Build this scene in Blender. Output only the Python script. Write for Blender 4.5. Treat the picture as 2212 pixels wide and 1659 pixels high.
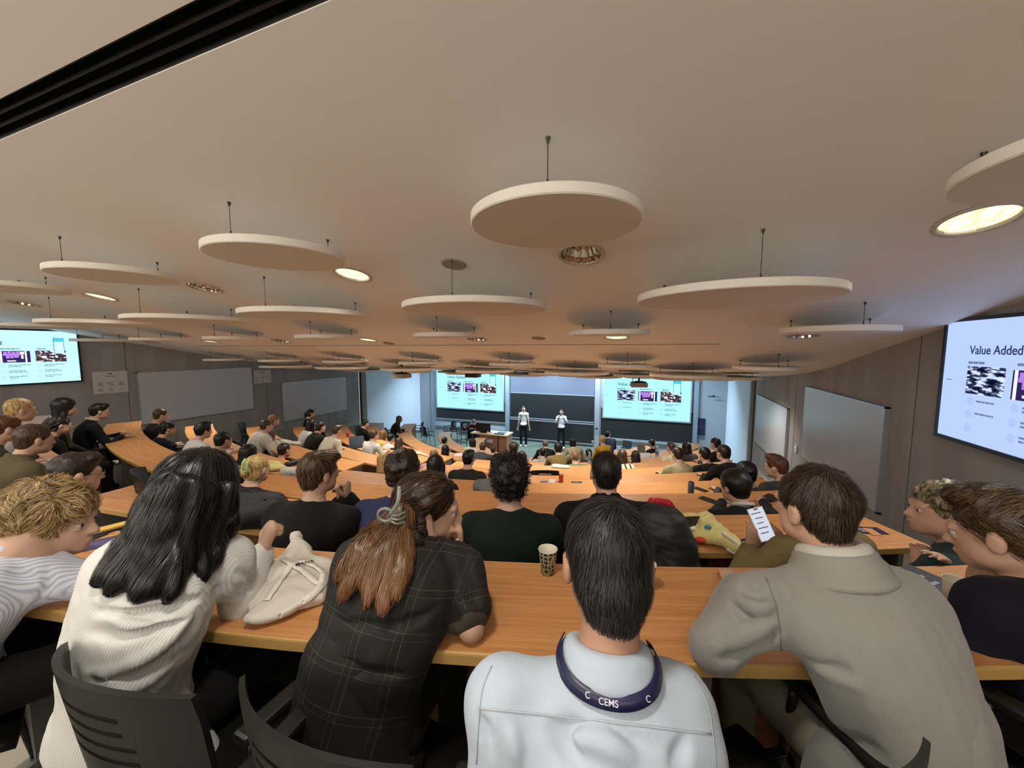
import bpy, bmesh, math, random
import numpy as np
from mathutils import Vector, Matrix, Euler
for _o in list(bpy.data.objects): bpy.data.objects.remove(_o)
C = bpy.context.scene.collection
random.seed(7); RNG = np.random.default_rng(11)
R = math.radians; PI = math.pi

# ------------------------------------------------ camera, light, exposure
EYE = Vector((0.0, 0.0, 4.2))           # stage floor is z = 0
YAW, PITCH, FPX = R(21.0), R(5.27), 830.0
cd = bpy.data.cameras.new('camera'); cam = bpy.data.objects.new('camera', cd); C.objects.link(cam)
cam.location = EYE; cam.rotation_euler = (PI/2 - PITCH, 0, YAW)
cd.sensor_width = 36.0; cd.lens = 36.0*FPX/2212.0; cd.clip_start = 0.05; cd.clip_end = 100
bpy.context.scene.camera = cam
sc = bpy.context.scene
sc.view_settings.view_transform = 'Standard'; sc.view_settings.look = 'None'
sc.view_settings.gamma = 1.0; sc.view_settings.exposure = EXPOSURE = 0.0
sc.view_settings.use_curve_mapping = False
wd = bpy.data.worlds.new('world'); sc.world = wd; wd.use_nodes = True
WORLD_COLOR, WORLD_STRENGTH = (1.0, 0.91, 0.80), 3.7        # fill light added through the open back to brighten ceiling and backs
wd.node_tree.nodes['Background'].inputs[0].default_value = (*WORLD_COLOR, 1)
wd.node_tree.nodes['Background'].inputs[1].default_value = WORLD_STRENGTH
LAMP_W = 130.0                                                # watts of a lit ceiling downlight
LAMP_COL = (1.0, 0.95, 0.85)
WASH_W = 115.0

# ------------------------------------------------ pixel -> place helpers (2212 x 1659 frame)
_F = Vector((-math.sin(YAW), math.cos(YAW), 0)); _R = Vector((math.cos(YAW), math.sin(YAW), 0))
_FW = _F*math.cos(PITCH) + Vector((0, 0, -math.sin(PITCH))); _UP = _R.cross(_FW)
def ray(px, py): return _FW + _R*((px - 1106)/FPX) - _UP*((py - 829.5)/FPX)
def W(px, py, d): return EYE + ray(px, py)*d                 # the point at forward distance d
def WZ(px, py, z):
    d = ray(px, py); return EYE + d*((z - EYE.z)/d.z)
def WX(px, py, X):
    d = ray(px, py); return EYE + d*(X/d.x)
def WY(px, py, Y):
    d = ray(px, py); return EYE + d*(Y/d.y)

# ------------------------------------------------ materials
def lin(c):
    return tuple(((v/255)/12.92 if v/255 <= .04045 else ((v/255+.055)/1.055)**2.4) for v in c)
MATS = {}
def nd(nt, t, **kw):
    n = nt.nodes.new(t)
    for k, v in kw.items(): setattr(n, k, v)
    return n
def mat(name, col, rough=.6, metal=0, noise=None, bump=None, spec=.5, var=0.0, sheen=0, emit=None, emit_s=0, alpha=None, trans=0, coord='Object'):
    if name in MATS: return MATS[name]
    m = bpy.data.materials.new(name); m.use_nodes = True; nt = m.node_tree; b = nt.nodes['Principled BSDF']
    c = (*lin(col), 1)
    b.inputs['Base Color'].default_value = c; b.inputs['Roughness'].default_value = rough
    b.inputs['Metallic'].default_value = metal; b.inputs['Specular IOR Level'].default_value = spec
    if sheen: b.inputs['Sheen Weight'].default_value = sheen
    if trans: b.inputs['Transmission Weight'].default_value = trans
    if emit: b.inputs['Emission Color'].default_value = (*lin(emit), 1); b.inputs['Emission Strength'].default_value = emit_s
    tc = nd(nt, 'ShaderNodeTexCoord')
    if var:
        n = nd(nt, 'ShaderNodeTexNoise'); n.inputs['Scale'].default_value = noise or 8; n.inputs['Detail'].default_value = 5
        nt.links.new(tc.outputs[coord], n.inputs['Vector'])
        hs = nd(nt, 'ShaderNodeMix', data_type='RGBA')
        hs.inputs['A'].default_value = (*[x*(1-var) for x in c[:3]], 1); hs.inputs['B'].default_value = (*[min(1, x*(1+var)) for x in c[:3]], 1)
        nt.links.new(n.outputs['Fac'], hs.inputs['Factor']); nt.links.new(hs.outputs['Result'], b.inputs['Base Color'])
    if bump:
        n = nd(nt, 'ShaderNodeTexNoise'); n.inputs['Scale'].default_value = bump[0]; n.inputs['Detail'].default_value = 6
        nt.links.new(tc.outputs[coord], n.inputs['Vector'])
        bp = nd(nt, 'ShaderNodeBump'); bp.inputs['Strength'].default_value = bump[1]; bp.inputs['Distance'].default_value = bump[2] if len(bump) > 2 else .01
        nt.links.new(n.outputs['Fac'], bp.inputs['Height']); nt.links.new(bp.outputs['Normal'], b.inputs['Normal'])
    MATS[name] = m; return m
def emis(name, col, s):
    if name in MATS: return MATS[name]
    m = bpy.data.materials.new(name); m.use_nodes = True; nt = m.node_tree; nt.nodes.clear()
    e = nd(nt, 'ShaderNodeEmission'); e.inputs[0].default_value = (*lin(col), 1); e.inputs[1].default_value = s
    o = nd(nt, 'ShaderNodeOutputMaterial'); nt.links.new(e.outputs[0], o.inputs[0]); MATS[name] = m; return m

def wood_mat(name, c1, c2, scale=1.0):
    if name in MATS: return MATS[name]
    m = bpy.data.materials.new(name); m.use_nodes = True; nt = m.node_tree; b = nt.nodes['Principled BSDF']
    uv = nd(nt, 'ShaderNodeUVMap'); uv.uv_map = 'UVMap'
    mp = nd(nt, 'ShaderNodeMapping'); mp.inputs['Scale'].default_value = (1.3*scale, 34*scale, 1)
    n = nd(nt, 'ShaderNodeTexNoise'); n.inputs['Scale'].default_value = 1.6; n.inputs['Detail'].default_value = 7; n.inputs['Roughness'].default_value = .62
    mp2 = nd(nt, 'ShaderNodeMapping'); mp2.inputs['Scale'].default_value = (12*scale, 500*scale, 1)
    n2 = nd(nt, 'ShaderNodeTexNoise'); n2.inputs['Scale'].default_value = 1.0; n2.inputs['Detail'].default_value = 2
    cr = nd(nt, 'ShaderNodeValToRGB'); cr.color_ramp.elements[0].position = .36; cr.color_ramp.elements[1].position = .66
    cr.color_ramp.elements[0].color = (*lin(c1), 1); cr.color_ramp.elements[1].color = (*lin(c2), 1)
    mx = nd(nt, 'ShaderNodeMix', data_type='RGBA', blend_type='MULTIPLY'); mx.inputs['Factor'].default_value = .22
    L = nt.links.new
    L(uv.outputs[0], mp.inputs[0]); L(mp.outputs[0], n.inputs['Vector']); L(uv.outputs[0], mp2.inputs[0]); L(mp2.outputs[0], n2.inputs['Vector'])
    L(n.outputs['Fac'], cr.inputs[0]); L(cr.outputs[0], mx.inputs['A']); L(n2.outputs['Fac'], mx.inputs['B']); L(mx.outputs['Result'], b.inputs['Base Color'])
    b.inputs['Roughness'].default_value = .42
    MATS[name] = m; return m

def concrete_mat(name, c1, c2):
    m = bpy.data.materials.new(name); m.use_nodes = True; nt = m.node_tree; b = nt.nodes['Principled BSDF']; L = nt.links.new
    tc = nd(nt, 'ShaderNodeTexCoord')
    n = nd(nt, 'ShaderNodeTexNoise'); n.inputs['Scale'].default_value = .9; n.inputs['Detail'].default_value = 8; n.inputs['Roughness'].default_value = .6
    mp = nd(nt, 'ShaderNodeMapping'); mp.inputs['Scale'].default_value = (2.2, 2.2, .35)
    n2 = nd(nt, 'ShaderNodeTexNoise'); n2.inputs['Scale'].default_value = 1.6; n2.inputs['Detail'].default_value = 5
    cr = nd(nt, 'ShaderNodeValToRGB'); cr.color_ramp.elements[0].position = .3; cr.color_ramp.elements[1].position = .7
    cr.color_ramp.elements[0].color = (*lin(c1), 1); cr.color_ramp.elements[1].color = (*lin(c2), 1)
    ad = nd(nt, 'ShaderNodeMath', operation='AVERAGE' if False else 'ADD'); md = nd(nt, 'ShaderNodeMath', operation='MULTIPLY'); md.inputs[1].default_value = .5
    L(tc.outputs['Object'], n.inputs['Vector']); L(tc.outputs['Object'], mp.inputs[0]); L(mp.outputs[0], n2.inputs['Vector'])
    L(n.outputs['Fac'], ad.inputs[0]); L(n2.outputs['Fac'], ad.inputs[1]); L(ad.outputs[0], md.inputs[0]); L(md.outputs[0], cr.inputs[0]); L(cr.outputs[0], b.inputs['Base Color'])
    n3 = nd(nt, 'ShaderNodeTexNoise'); n3.inputs['Scale'].default_value = 60; n3.inputs['Detail'].default_value = 4
    bp = nd(nt, 'ShaderNodeBump'); bp.inputs['Strength'].default_value = .25; bp.inputs['Distance'].default_value = .003
    L(tc.outputs['Object'], n3.inputs['Vector']); L(n3.outputs['Fac'], bp.inputs['Height']); L(bp.outputs[0], b.inputs['Normal'])
    b.inputs['Roughness'].default_value = .75
    MATS[name] = m; return m

def stripe_mat(name, base, line, period, width, plaid=None, rough=.8, soft=.35):
    """cloth with woven stripes (plaid: a second, crossing set), read from the 'fc' cloth coordinates stored on the garment"""
    if name in MATS: return MATS[name]
    m = bpy.data.materials.new(name); m.use_nodes = True; nt = m.node_tree; b = nt.nodes['Principled BSDF']; L = nt.links.new
    at = nd(nt, 'ShaderNodeAttribute'); at.attribute_name = 'fc'
    sp = nd(nt, 'ShaderNodeSeparateXYZ'); L(at.outputs['Vector'], sp.inputs[0])
    def band(src, per, wid, off=0.0):
        a = nd(nt, 'ShaderNodeMath', operation='ADD'); a.inputs[1].default_value = off + 50*per; L(src, a.inputs[0])
        f = nd(nt, 'ShaderNodeMath', operation='PINGPONG'); f.inputs[1].default_value = per/2; L(a.outputs[0], f.inputs[0])
        r = nd(nt, 'ShaderNodeMapRange'); r.inputs['From Min'].default_value = wid*(1+soft); r.inputs['From Max'].default_value = wid*(1-soft)
        r.clamp = True; L(f.outputs[0], r.inputs['Value']); return r.outputs[0]
    f = band(sp.outputs[0], period, width)
    if plaid:
        fs = [f, band(sp.outputs[1], period, width)]
        fs += [band(sp.outputs[0], period, width*.7, plaid), band(sp.outputs[1], period, width*.7, plaid)]
        f = fs[0]
        for g in fs[1:]:
            mm = nd(nt, 'ShaderNodeMath', operation='MAXIMUM'); L(f, mm.inputs[0]); L(g, mm.inputs[1]); f = mm.outputs[0]
    mx = nd(nt, 'ShaderNodeMix', data_type='RGBA'); mx.inputs['A'].default_value = (*lin(base), 1); mx.inputs['B'].default_value = (*lin(line), 1)
    L(f, mx.inputs['Factor']); L(mx.outputs['Result'], b.inputs['Base Color']); b.inputs['Roughness'].default_value = rough
    tc = nd(nt, 'ShaderNodeTexCoord'); n = nd(nt, 'ShaderNodeTexNoise'); n.inputs['Scale'].default_value = 14; n.inputs['Detail'].default_value = 4
    bp = nd(nt, 'ShaderNodeBump'); bp.inputs['Strength'].default_value = .4; bp.inputs['Distance'].default_value = .012
    L(tc.outputs['Object'], n.inputs['Vector']); L(n.outputs['Fac'], bp.inputs['Height']); L(bp.outputs[0], b.inputs['Normal'])
    MATS[name] = m; return m

def hair_mat(name, c1, c2, rough=.42, scale=90):
    if name in MATS: return MATS[name]
    m = bpy.data.materials.new(name); m.use_nodes = True; nt = m.node_tree; b = nt.nodes['Principled BSDF']; L = nt.links.new
    tc = nd(nt, 'ShaderNodeTexCoord'); mp = nd(nt, 'ShaderNodeMapping'); mp.inputs['Scale'].default_value = (1, 1, .18)
    n = nd(nt, 'ShaderNodeTexNoise'); n.inputs['Scale'].default_value = scale; n.inputs['Detail'].default_value = 4
    cr = nd(nt, 'ShaderNodeValToRGB'); cr.color_ramp.elements[0].position = .35; cr.color_ramp.elements[1].position = .68
    cr.color_ramp.elements[0].color = (*lin(c1), 1); cr.color_ramp.elements[1].color = (*lin(c2), 1)
    bp = nd(nt, 'ShaderNodeBump'); bp.inputs['Strength'].default_value = .5; bp.inputs['Distance'].default_value = .004
    L(tc.outputs['Object'], mp.inputs[0]); L(mp.outputs[0], n.inputs['Vector']); L(n.outputs['Fac'], cr.inputs[0]); L(cr.outputs[0], b.inputs['Base Color'])
    L(n.outputs['Fac'], bp.inputs['Height']); L(bp.outputs[0], b.inputs['Normal'])
    b.inputs['Roughness'].default_value = rough; b.inputs['Specular IOR Level'].default_value = .4
    MATS[name] = m; return m

# ------------------------------------------------ objects
def tagit(o, label=None, cat=None, group=None, kind=None):
    if label: o['label'] = label
    if cat: o['category'] = cat
    if group: o['group'] = group
    if kind: o['kind'] = kind
    return o
def empty(name, loc, label, cat, group=None, rz=0.0, rot=None):
    o = bpy.data.objects.new(name, None); C.objects.link(o); o.location = loc
    o.rotation_euler = rot if rot else (0, 0, rz); o.empty_display_size = .1
    return tagit(o, label, cat, group)
def link(name, me, m, parent=None, loc=None, smooth=False):
    if not me.materials and m: me.materials.append(m)
    o = bpy.data.objects.new(name, me); C.objects.link(o)
    if parent: o.parent = parent
    if loc is not None: o.location = loc
    if smooth:
        me.polygons.foreach_set('use_smooth', [True]*len(me.polygons))
    return o
def bm_obj(name, bm, m, parent=None, loc=None, smooth=False, autosmooth=None):
    bm.normal_update()
    me = bpy.data.meshes.new(name); bm.to_mesh(me); bm.free()
    o = link(name, me, m, parent, loc, smooth)
    if autosmooth:
        me.polygons.foreach_set('use_smooth', [True]*len(me.polygons))
        try: me.set_sharp_from_angle(angle=R(autosmooth))
        except Exception: pass
    return o
def copy_tree(o, parent=None):
    c = o.copy(); C.objects.link(c)
    if parent: c.parent = parent
    for ch in list(o.children): copy_tree(ch, c)
    return c
def box(bm, c, s, M=None, bevel=0):
    r = bmesh.ops.create_cube(bm, size=1.0); vs = r['verts']
    for v in vs: v.co = Vector((v.co.x*s[0], v.co.y*s[1], v.co.z*s[2])) 
    if bevel:
        es = list({e for v in vs for e in v.link_edges})
        rr = bmesh.ops.bevel(bm, geom=es, offset=bevel, segments=2, affect='EDGES', profile=.5)
        vs = list({v for f in rr['faces'] for v in f.verts} | {v for v in vs if v.is_valid})
        # include every vertex connected
        seen = set(vs); st = list(vs)
        while st:
            v = st.pop()
            for e in v.link_edges:
                w = e.other_vert(v)
                if w not in seen: seen.add(w); st.append(w)
        vs = list(seen)
    for v in vs:
        co = v.co + Vector(c) if M is None else M @ (v.co + Vector(c))
        v.co = co
    return vs
def cyl(bm, a, b, r1, r2=None, n=16, caps=True):
    a = Vector(a); b = Vector(b); r2 = r1 if r2 is None else r2
    d = b - a; L = d.length; q = d.to_track_quat('Z', 'Y').to_matrix().to_4x4()
    M = Matrix.Translation((a + b)/2) @ q
    r = bmesh.ops.create_cone(bm, cap_ends=caps, segments=n, radius1=r1, radius2=r2, depth=L, matrix=M)
    return r['verts']
def tube(bm, pts, r, n=8):
    """round tube through points; r a number or a list"""
    pts = [Vector(p) for p in pts]; rs = r if isinstance(r, (list, tuple)) else [r]*len(pts)
    rings = []; up = Vector((0, 0, 1))
    prev = None
    for i, p in enumerate(pts):
        t = (pts[min(i+1, len(pts)-1)] - pts[max(i-1, 0)]).normalized()
        if prev is None:
            u = t.cross(up)
            if u.length < .1: u = t.cross(Vector((1, 0, 0)))
        else: u = prev - t*prev.dot(t)
        u.normalize(); prev = u; w = t.cross(u)
        rings.append([bm.verts.new(p + (u*math.cos(2*PI*k/n) + w*math.sin(2*PI*k/n))*rs[i]) for k in range(n)])
    for a, b in zip(rings, rings[1:]):
        for k in range(n): bm.faces.new((a[k], a[(k+1) % n], b[(k+1) % n], b[k]))
    bm.faces.new(rings[0][::-1]); bm.faces.new(rings[-1])
def catmull(pts, n=8):
    P = [Vector(p) for p in pts]; P = [P[0]*2 - P[1]] + P + [P[-1]*2 - P[-2]]; out = []
    for i in range(1, len(P)-2):
        for k in range(n):
            t = k/n; a, b, c, d = P[i-1:i+3]
            out.append(.5*((2*b) + (c-a)*t + (2*a-5*b+4*c-d)*t*t + (3*b-a-3*c+d)*t**3))
    out.append(P[-2]); return out
def lathe(bm, prof, c, n=24, M=None):
    """prof: (radius, height) list"""
    rings = []
    for r, z in prof:
        ring = []
        for k in range(n):
            a = 2*PI*k/n; co = Vector((r*math.cos(a), r*math.sin(a), z))
            co = (M @ co if M else co) + Vector(c); ring.append(bm.verts.new(co))
        rings.append(ring)
    for a, b in zip(rings, rings[1:]):
        for k in range(n): bm.faces.new((a[k], a[(k+1) % n], b[(k+1) % n], b[k]))
    return rings

# ------------------------------------------------ implicit modelling: one continuous skin from blended volumes
def unit(v): v = np.asarray(v, float); return v/max(1e-9, np.linalg.norm(v))
class SDF:
    def __init__(s): s.p = []
    def rc(s, a, b, ra, rb=None, k=.02, op='u', flat=None):
        """round cone; flat=(axis, factor) squashes it along an axis"""
        rb = ra if rb is None else rb
        s.p.append(('rc', np.array(a, float), np.array(b, float), ra, rb, k, op, flat)); return s
    def el(s, c, r, M=None, k=.02, op='u'):
        s.p.append(('el', np.array(c, float), np.array(r, float), np.eye(3) if M is None else np.array(M, float), None, k, op, None)); return s
    def bounds(s):
        lo = np.full(3, 1e9); hi = -lo
        for q in s.p:
            if q[6] != 'u': continue
            if q[0] == 'rc': m = max(q[3], q[4]); pts = (q[1]-m, q[1]+m, q[2]-m, q[2]+m)
            else: m = q[2].max(); pts = (q[1]-m, q[1]+m)
            for t in pts: lo = np.minimum(lo, t); hi = np.maximum(hi, t)
        return lo, hi
    def dist(s, q, X, Y, Z):
        if q[0] == 'rc':
            a, b, ra, rb, fl = q[1], q[2], q[3], q[4], q[7]
            ba = b - a; px, py, pz = X-a[0], Y-a[1], Z-a[2]; f = 1.0
            if fl is not None:
                n = unit(fl[0]); g = 1/fl[1] - 1; d = px*n[0]+py*n[1]+pz*n[2]
                px = px + n[0]*d*g; py = py + n[1]*d*g; pz = pz + n[2]*d*g; ba = ba + n*np.dot(ba, n)*g; f = min(1, fl[1])
            L = max(1e-9, ba@ba); t = np.clip((px*ba[0]+py*ba[1]+pz*ba[2])/L, 0, 1)
            return (np.sqrt((px-t*ba[0])**2+(py-t*ba[1])**2+(pz-t*ba[2])**2) - (ra + (rb-ra)*t))*(.5+.5*f)
        c, r, M = q[1], q[2], q[3]
        px, py, pz = X-c[0], Y-c[1], Z-c[2]
        u = (px*M[0, 0]+py*M[1, 0]+pz*M[2, 0])/r[0]; v = (px*M[0, 1]+py*M[1, 1]+pz*M[2, 1])/r[1]; w = (px*M[0, 2]+py*M[1, 2]+pz*M[2, 2])/r[2]
        k0 = np.sqrt(u*u+v*v+w*w); k1 = np.sqrt((u/r[0])**2+(v/r[1])**2+(w/r[2])**2)
        return k0*(k0-1)/np.maximum(k1, 1e-6)
    def mesh(s, h, disp=None, smooth=1):
        lo, hi = s.bounds(); pad = 3*h + .01; lo = lo-pad; hi = hi+pad
        n = np.ceil((hi-lo)/h).astype(int)+1
        ax = [lo[i]+h*np.arange(n[i]) for i in range(3)]
        V = np.full(tuple(n), .08, np.float32)
        for q in s.p:
            k = q[5]
            m = (max(q[3], q[4]) if q[0] == 'rc' else q[2].max()) + k + 2*h + .012
            l2 = (np.minimum(q[1], q[2]) if q[0] == 'rc' else q[1]) - m; h2 = (np.maximum(q[1], q[2]) if q[0] == 'rc' else q[1]) + m
            i0 = np.clip(np.floor((l2-lo)/h).astype(int), 0, n-1); i1 = np.clip(np.ceil((h2-lo)/h).astype(int)+1, 1, n)
            if (i1 <= i0).any(): continue
            sl = tuple(slice(a, b) for a, b in zip(i0, i1))
            d = s.dist(q, ax[0][sl[0]][:, None, None], ax[1][sl[1]][None, :, None], ax[2][sl[2]][None, None, :]).astype(np.float32)
            o = V[sl]
            if q[6] == 'u':
                hh = np.clip(.5+.5*(o-d)/k, 0, 1); V[sl] = o + (d-o)*hh - k*hh*(1-hh)
            else:
                d = -d; hh = np.clip(.5+.5*(d-o)/k, 0, 1); V[sl] = o + (d-o)*hh + k*hh*(1-hh)
        if disp is not None:
            V += disp(ax[0][:, None, None], ax[1][None, :, None], ax[2][None, None, :]).astype(np.float32)
        V[0] = V[-1] = .05; V[:, 0] = V[:, -1] = .05; V[:, :, 0] = V[:, :, -1] = .05
        return surfnet(V, lo, h, smooth)
def surfnet(V, lo, h, smooth=1):
    I = V < 0
    c = np.zeros(tuple(np.array(V.shape)-1), np.int8)
    for dx in (0, 1):
        for dy in (0, 1):
            for dz in (0, 1): c += I[dx:V.shape[0]-1+dx, dy:V.shape[1]-1+dy, dz:V.shape[2]-1+dz]
    act = (c > 0) & (c < 8); ix = np.argwhere(act); N = len(ix)
    idx = np.full(c.shape, -1, np.int64); idx[act] = np.arange(N)
    P = np.zeros((N, 3)); cnt = np.zeros(N)
    cor = [(0,0,0),(1,0,0),(0,1,0),(1,1,0),(0,0,1),(1,0,1),(0,1,1),(1,1,1)]
    cv = [V[ix[:, 0]+a, ix[:, 1]+b, ix[:, 2]+d] for a, b, d in cor]
    for a, b in ((0,1),(2,3),(4,5),(6,7),(0,2),(1,3),(4,6),(5,7),(0,4),(1,5),(2,6),(3,7)):
        m = (cv[a] < 0) != (cv[b] < 0); t = np.zeros(N); t[m] = cv[a][m]/(cv[a][m]-cv[b][m])
        pa = np.array(cor[a]); pb = np.array(cor[b]); P += m[:, None]*(pa + t[:, None]*(pb-pa)); cnt += m
    P = (ix + P/cnt[:, None])
    faces = []
    for axn in range(3):
        a, b = [(1, 2), (2, 0), (0, 1)][axn]
        sl0 = [slice(None)]*3; sl1 = [slice(None)]*3; sl0[axn] = slice(0, -1); sl1[axn] = slice(1, None)
        A = I[tuple(sl0)]; B = I[tuple(sl1)]
        ch = np.argwhere(A != B)
        ok = (ch[:, a] > 0) & (ch[:, b] > 0) & (ch[:, a] < V.shape[a]-1) & (ch[:, b] < V.shape[b]-1); ch = ch[ok]
        ea = np.zeros(3, int); ea[a] = 1; eb = np.zeros(3, int); eb[b] = 1
        q = [idx[tuple((ch-x).T)] for x in (ea+eb, eb, 0*ea, ea)]
        f = np.stack(q, 1); flip = ~A[tuple(ch.T)]
        f[flip] = f[flip][:, ::-1]; faces.append(f)
    F = np.concatenate(faces)
    P = P*h + lo
    for _ in range(smooth):
        e = np.concatenate([F[:, [0, 1]], F[:, [1, 2]], F[:, [2, 3]], F[:, [3, 0]]])
        acc = np.zeros_like(P); k = np.zeros(len(P))
        for i, j in ((0, 1), (1, 0)):
            for d in range(3): acc[:, d] += np.bincount(e[:, i], P[e[:, j], d], len(P))
            k += np.bincount(e[:, i], minlength=len(P))
        P = P*.45 + .55*acc/k[:, None]
    return P, F
def np_mesh(name, P, F, smooth=True):
    me = bpy.data.meshes.new(name); F = np.asarray(F); k = F.shape[1]
    me.vertices.add(len(P)); me.vertices.foreach_set('co', np.asarray(P, np.float32).ravel())
    me.loops.add(F.size); me.loops.foreach_set('vertex_index', F.astype(np.int32).ravel())
    me.polygons.add(len(F)); me.polygons.foreach_set('loop_start', np.arange(0, F.size, k, dtype=np.int32))
    me.update(calc_edges=True); me.validate()
    if smooth: me.polygons.foreach_set('use_smooth', [True]*len(me.polygons))
    return me
_KV = [RNG.normal(size=3) for _ in range(12)]; _PH = RNG.uniform(0, 6.28, 12)
def wob(freq, amp, seed=0, sx=1, sy=1, sz=1, warp=.6):
    def f(X, Y, Z):
        r = 0; w = warp
        u = X*freq*sx; v = Y*freq*sy; z = Z*freq*sz
        for i in range(5):
            K = _KV[(i+seed) % 12]; ph = _PH[(i*3+seed) % 12]; g = 1.0*(1.5**i)
            r = r + np.sin(K[0]*u*g+K[1]*v*g+K[2]*z*g+ph+w*np.sin(v*g*1.3+z*.7*g+ph*2))/(1.3**i)
        return amp*r/2.6
    return f
def v3(p): return np.array((p[0], p[1], p[2]), float)
# ------------------------------------------------ the hall
XL, XR, YF, YB = -11.3, 2.45, 16.4, -2.6
CX0, CY0 = -4.4, 14.3                        # centre of the desk arcs
RF = [14.6, 13.57, 12.54, 11.51, 10.47, 9.43, 8.45, 7.5, 6.6, 5.55, 4.2, 2.95]
DH = [.55, .81, 1.07, 1.33, 1.60, 1.86, 2.09, 2.31, 2.52, 2.80, 3.10, 3.46]
TOPZ = [4.2 - h for h in DH]; FLZ = [z - .74 for z in TOPZ]
_prof = [(-4, 2.1), (1.73, .84), (2.7, .62), (3.3, .48), (4.5, .24), (5.95, -.03), (7.2, -.28), (8.1, -.42), (9.4, -.55), (11.8, -.75), (17, -.98)]
def cz(Y): return 4.2 + float(np.interp(Y, [a for a, b in _prof], [b for a, b in _prof]))
def cslope(Y): return math.atan2(cz(Y+.2)-cz(Y-.2), .4)
def shrink(a): return .015*max(0.0, -math.degrees(a))
def arc(r, a, z=0.0):
    r = r - shrink(a)
    return Vector((CX0 + r*math.sin(a), CY0 - r*math.cos(a), z))
def angle_of(p): return math.atan2(p[0]-CX0, CY0-p[1])

M_CONC = concrete_mat('concrete', (134, 132, 130), (166, 163, 160))
M_CEIL = mat('ceiling_plaster', (242, 238, 232), .85, bump=(400, .05, .001))
M_FLOOR = mat('grey_green_floor', (112, 120, 108), .45, noise=3, var=.12)
M_STEP = mat('terrace_floor', (158, 152, 138), .7, noise=5, var=.15)
M_WHITEW = mat('white_wall_panel', (220, 226, 236), .6)
M_GREYW = mat('grey_front_wall', (150, 158, 164), .6, noise=2, var=.05)
M_BOARD = mat('blackboard', (30, 33, 34), .35, noise=1.2, var=.3)
M_ALU = mat('aluminium', (176, 182, 188), .35, metal=.6)
M_DARK = mat('dark_gap', (14, 13, 13), .6)
M_WB = mat('whiteboard_enamel', (188, 188, 192), .3)
M_PAPER = mat('poster_paper', (198, 194, 192), .7)
M_INK = mat('poster_ink', (90, 88, 90), .8)

# floor: one stepped surface of arc terraces, clipped to the hall
def clip_room(bm, x0=XL, x1=XR, y0=None, y1=None):
    def cut(co, no):
        g = bm.verts[:] + bm.edges[:] + bm.faces[:]
        bmesh.ops.bisect_plane(bm, geom=g, plane_co=co, plane_no=no, clear_outer=True)
    cut((x1, 0, 0), (1, 0, 0)); cut((x0, 0, 0), (-1, 0, 0))
    if y0 is not None: cut((0, y0, 0), (0, -1, 0))
    if y1 is not None: cut((0, y1, 0), (0, 1, 0))
bm = bmesh.new()
NA = 96; angs = [R(-100 + 200*i/NA) for i in range(NA+1)]
radii = [18.5] + [r - .03 for r in RF]
for k in range(len(RF)):
    z = FLZ[k]; ro, ri = radii[k], radii[k+1]; znext = FLZ[k+1] if k+1 < len(RF) else 0.0
    lim = R(180/PI*math.acos(1.9/ri)) if k > 3 else R(100)
    aa = [-lim + 2*lim*i/NA for i in range(NA+1)] if z > .01 else angs
    ringo = [bm.verts.new(arc(ro, a, z)) for a in aa]; ringi = [bm.verts.new(arc(ri, a, z)) for a in aa]
    ringd = [bm.verts.new(arc(ri, a, znext)) for a in aa]
    for i in range(NA):
        bm.faces.new((ringo[i], ringo[i+1], ringi[i+1], ringi[i])); bm.faces.new((ringi[i], ringi[i+1], ringd[i+1], ringd[i]))
    if z > .01 and k > 3:
        for a in (aa[0], aa[-1]): bm.faces.new([bm.verts.new(arc(r_, a, q)) for r_, q in ((ro+.02, z), (ri, z), (ri, 0), (ro+.02, 0))])
cen = bm.verts.new((CX0, CY0, 0))
for i in range(NA): bm.faces.new((ringd[i], ringd[i+1], cen))
clip_room(bm, y0=YB, y1=YF)
tagit(bm_obj('floor', bm, M_STEP), kind='structure')
bm = bmesh.new()                                              # the flat stage floor in front of the first row
vs = [bm.verts.new(arc(RF[11]-.04, a, .004)) for a in angs]
c0 = bm.verts.new((CX0, CY0, .004))
for i in range(NA): bm.faces.new((vs[i], vs[i+1], c0))
f = [bm.verts.new(p) for p in ((XL, 11.0, .003), (XR, 11.0, .003), (XR, YF, .003), (XL, YF, .003))]; bm.faces.new(f)
clip_room(bm, y1=YF)
tagit(bm_obj('floor', bm, M_FLOOR), kind='structure')

# ceiling: sloping plaster sheet with real round openings for the downlights
NYC = [-2.6 + i*.35 for i in range(55)]
NYC = [y for y in NYC if y < YF] + [YF]
LIGHTS = []       # (x, y, lit)
for row, (y, x0) in enumerate(((.35, -.52), (2.65, -.52), (5.03, -.52), (7.12, -.52), (9.43, -.52), (12.2, -.52))):
    for j in range(-1, 6):
        x = x0 - 1.96*j
        if x > XR-.4 or x < XL+.4: continue
        LIGHTS.append((x, y, None))
def is_lit(x, y):
    if abs(y-2.65) < .1: return abs(x-1.44) < .2 or abs(x+2.48) < .2 or abs(x+6.4) < .2
    if abs(y-5.03) < .1: return abs(x+.52) < .2 or abs(x+4.44) < .2 or abs(x+8.36) < .2
    if abs(y-.35) < .1: return abs(x+.52) < .2 or abs(x+4.44) < .2 or abs(x+2.48) < .2 or abs(x+8.36) < .2
    if abs(y-7.12) < .1: return -8 < x < 1
    if abs(y-9.43) < .1: return abs(x+2.48) < .2 or abs(x+6.4) < .2 or abs(x-1.44) < .2
    return abs(x+.52) < .2 or abs(x+4.44) < .2
LR = .14
bm = bmesh.new()
rows = [[bm.verts.new((x, y, cz(y))) for x in (XL, XR)] for y in NYC]
rows2 = [[bm.verts.new((x, y, cz(y)+.25)) for x in (XL, XR)] for y in NYC]
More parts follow.
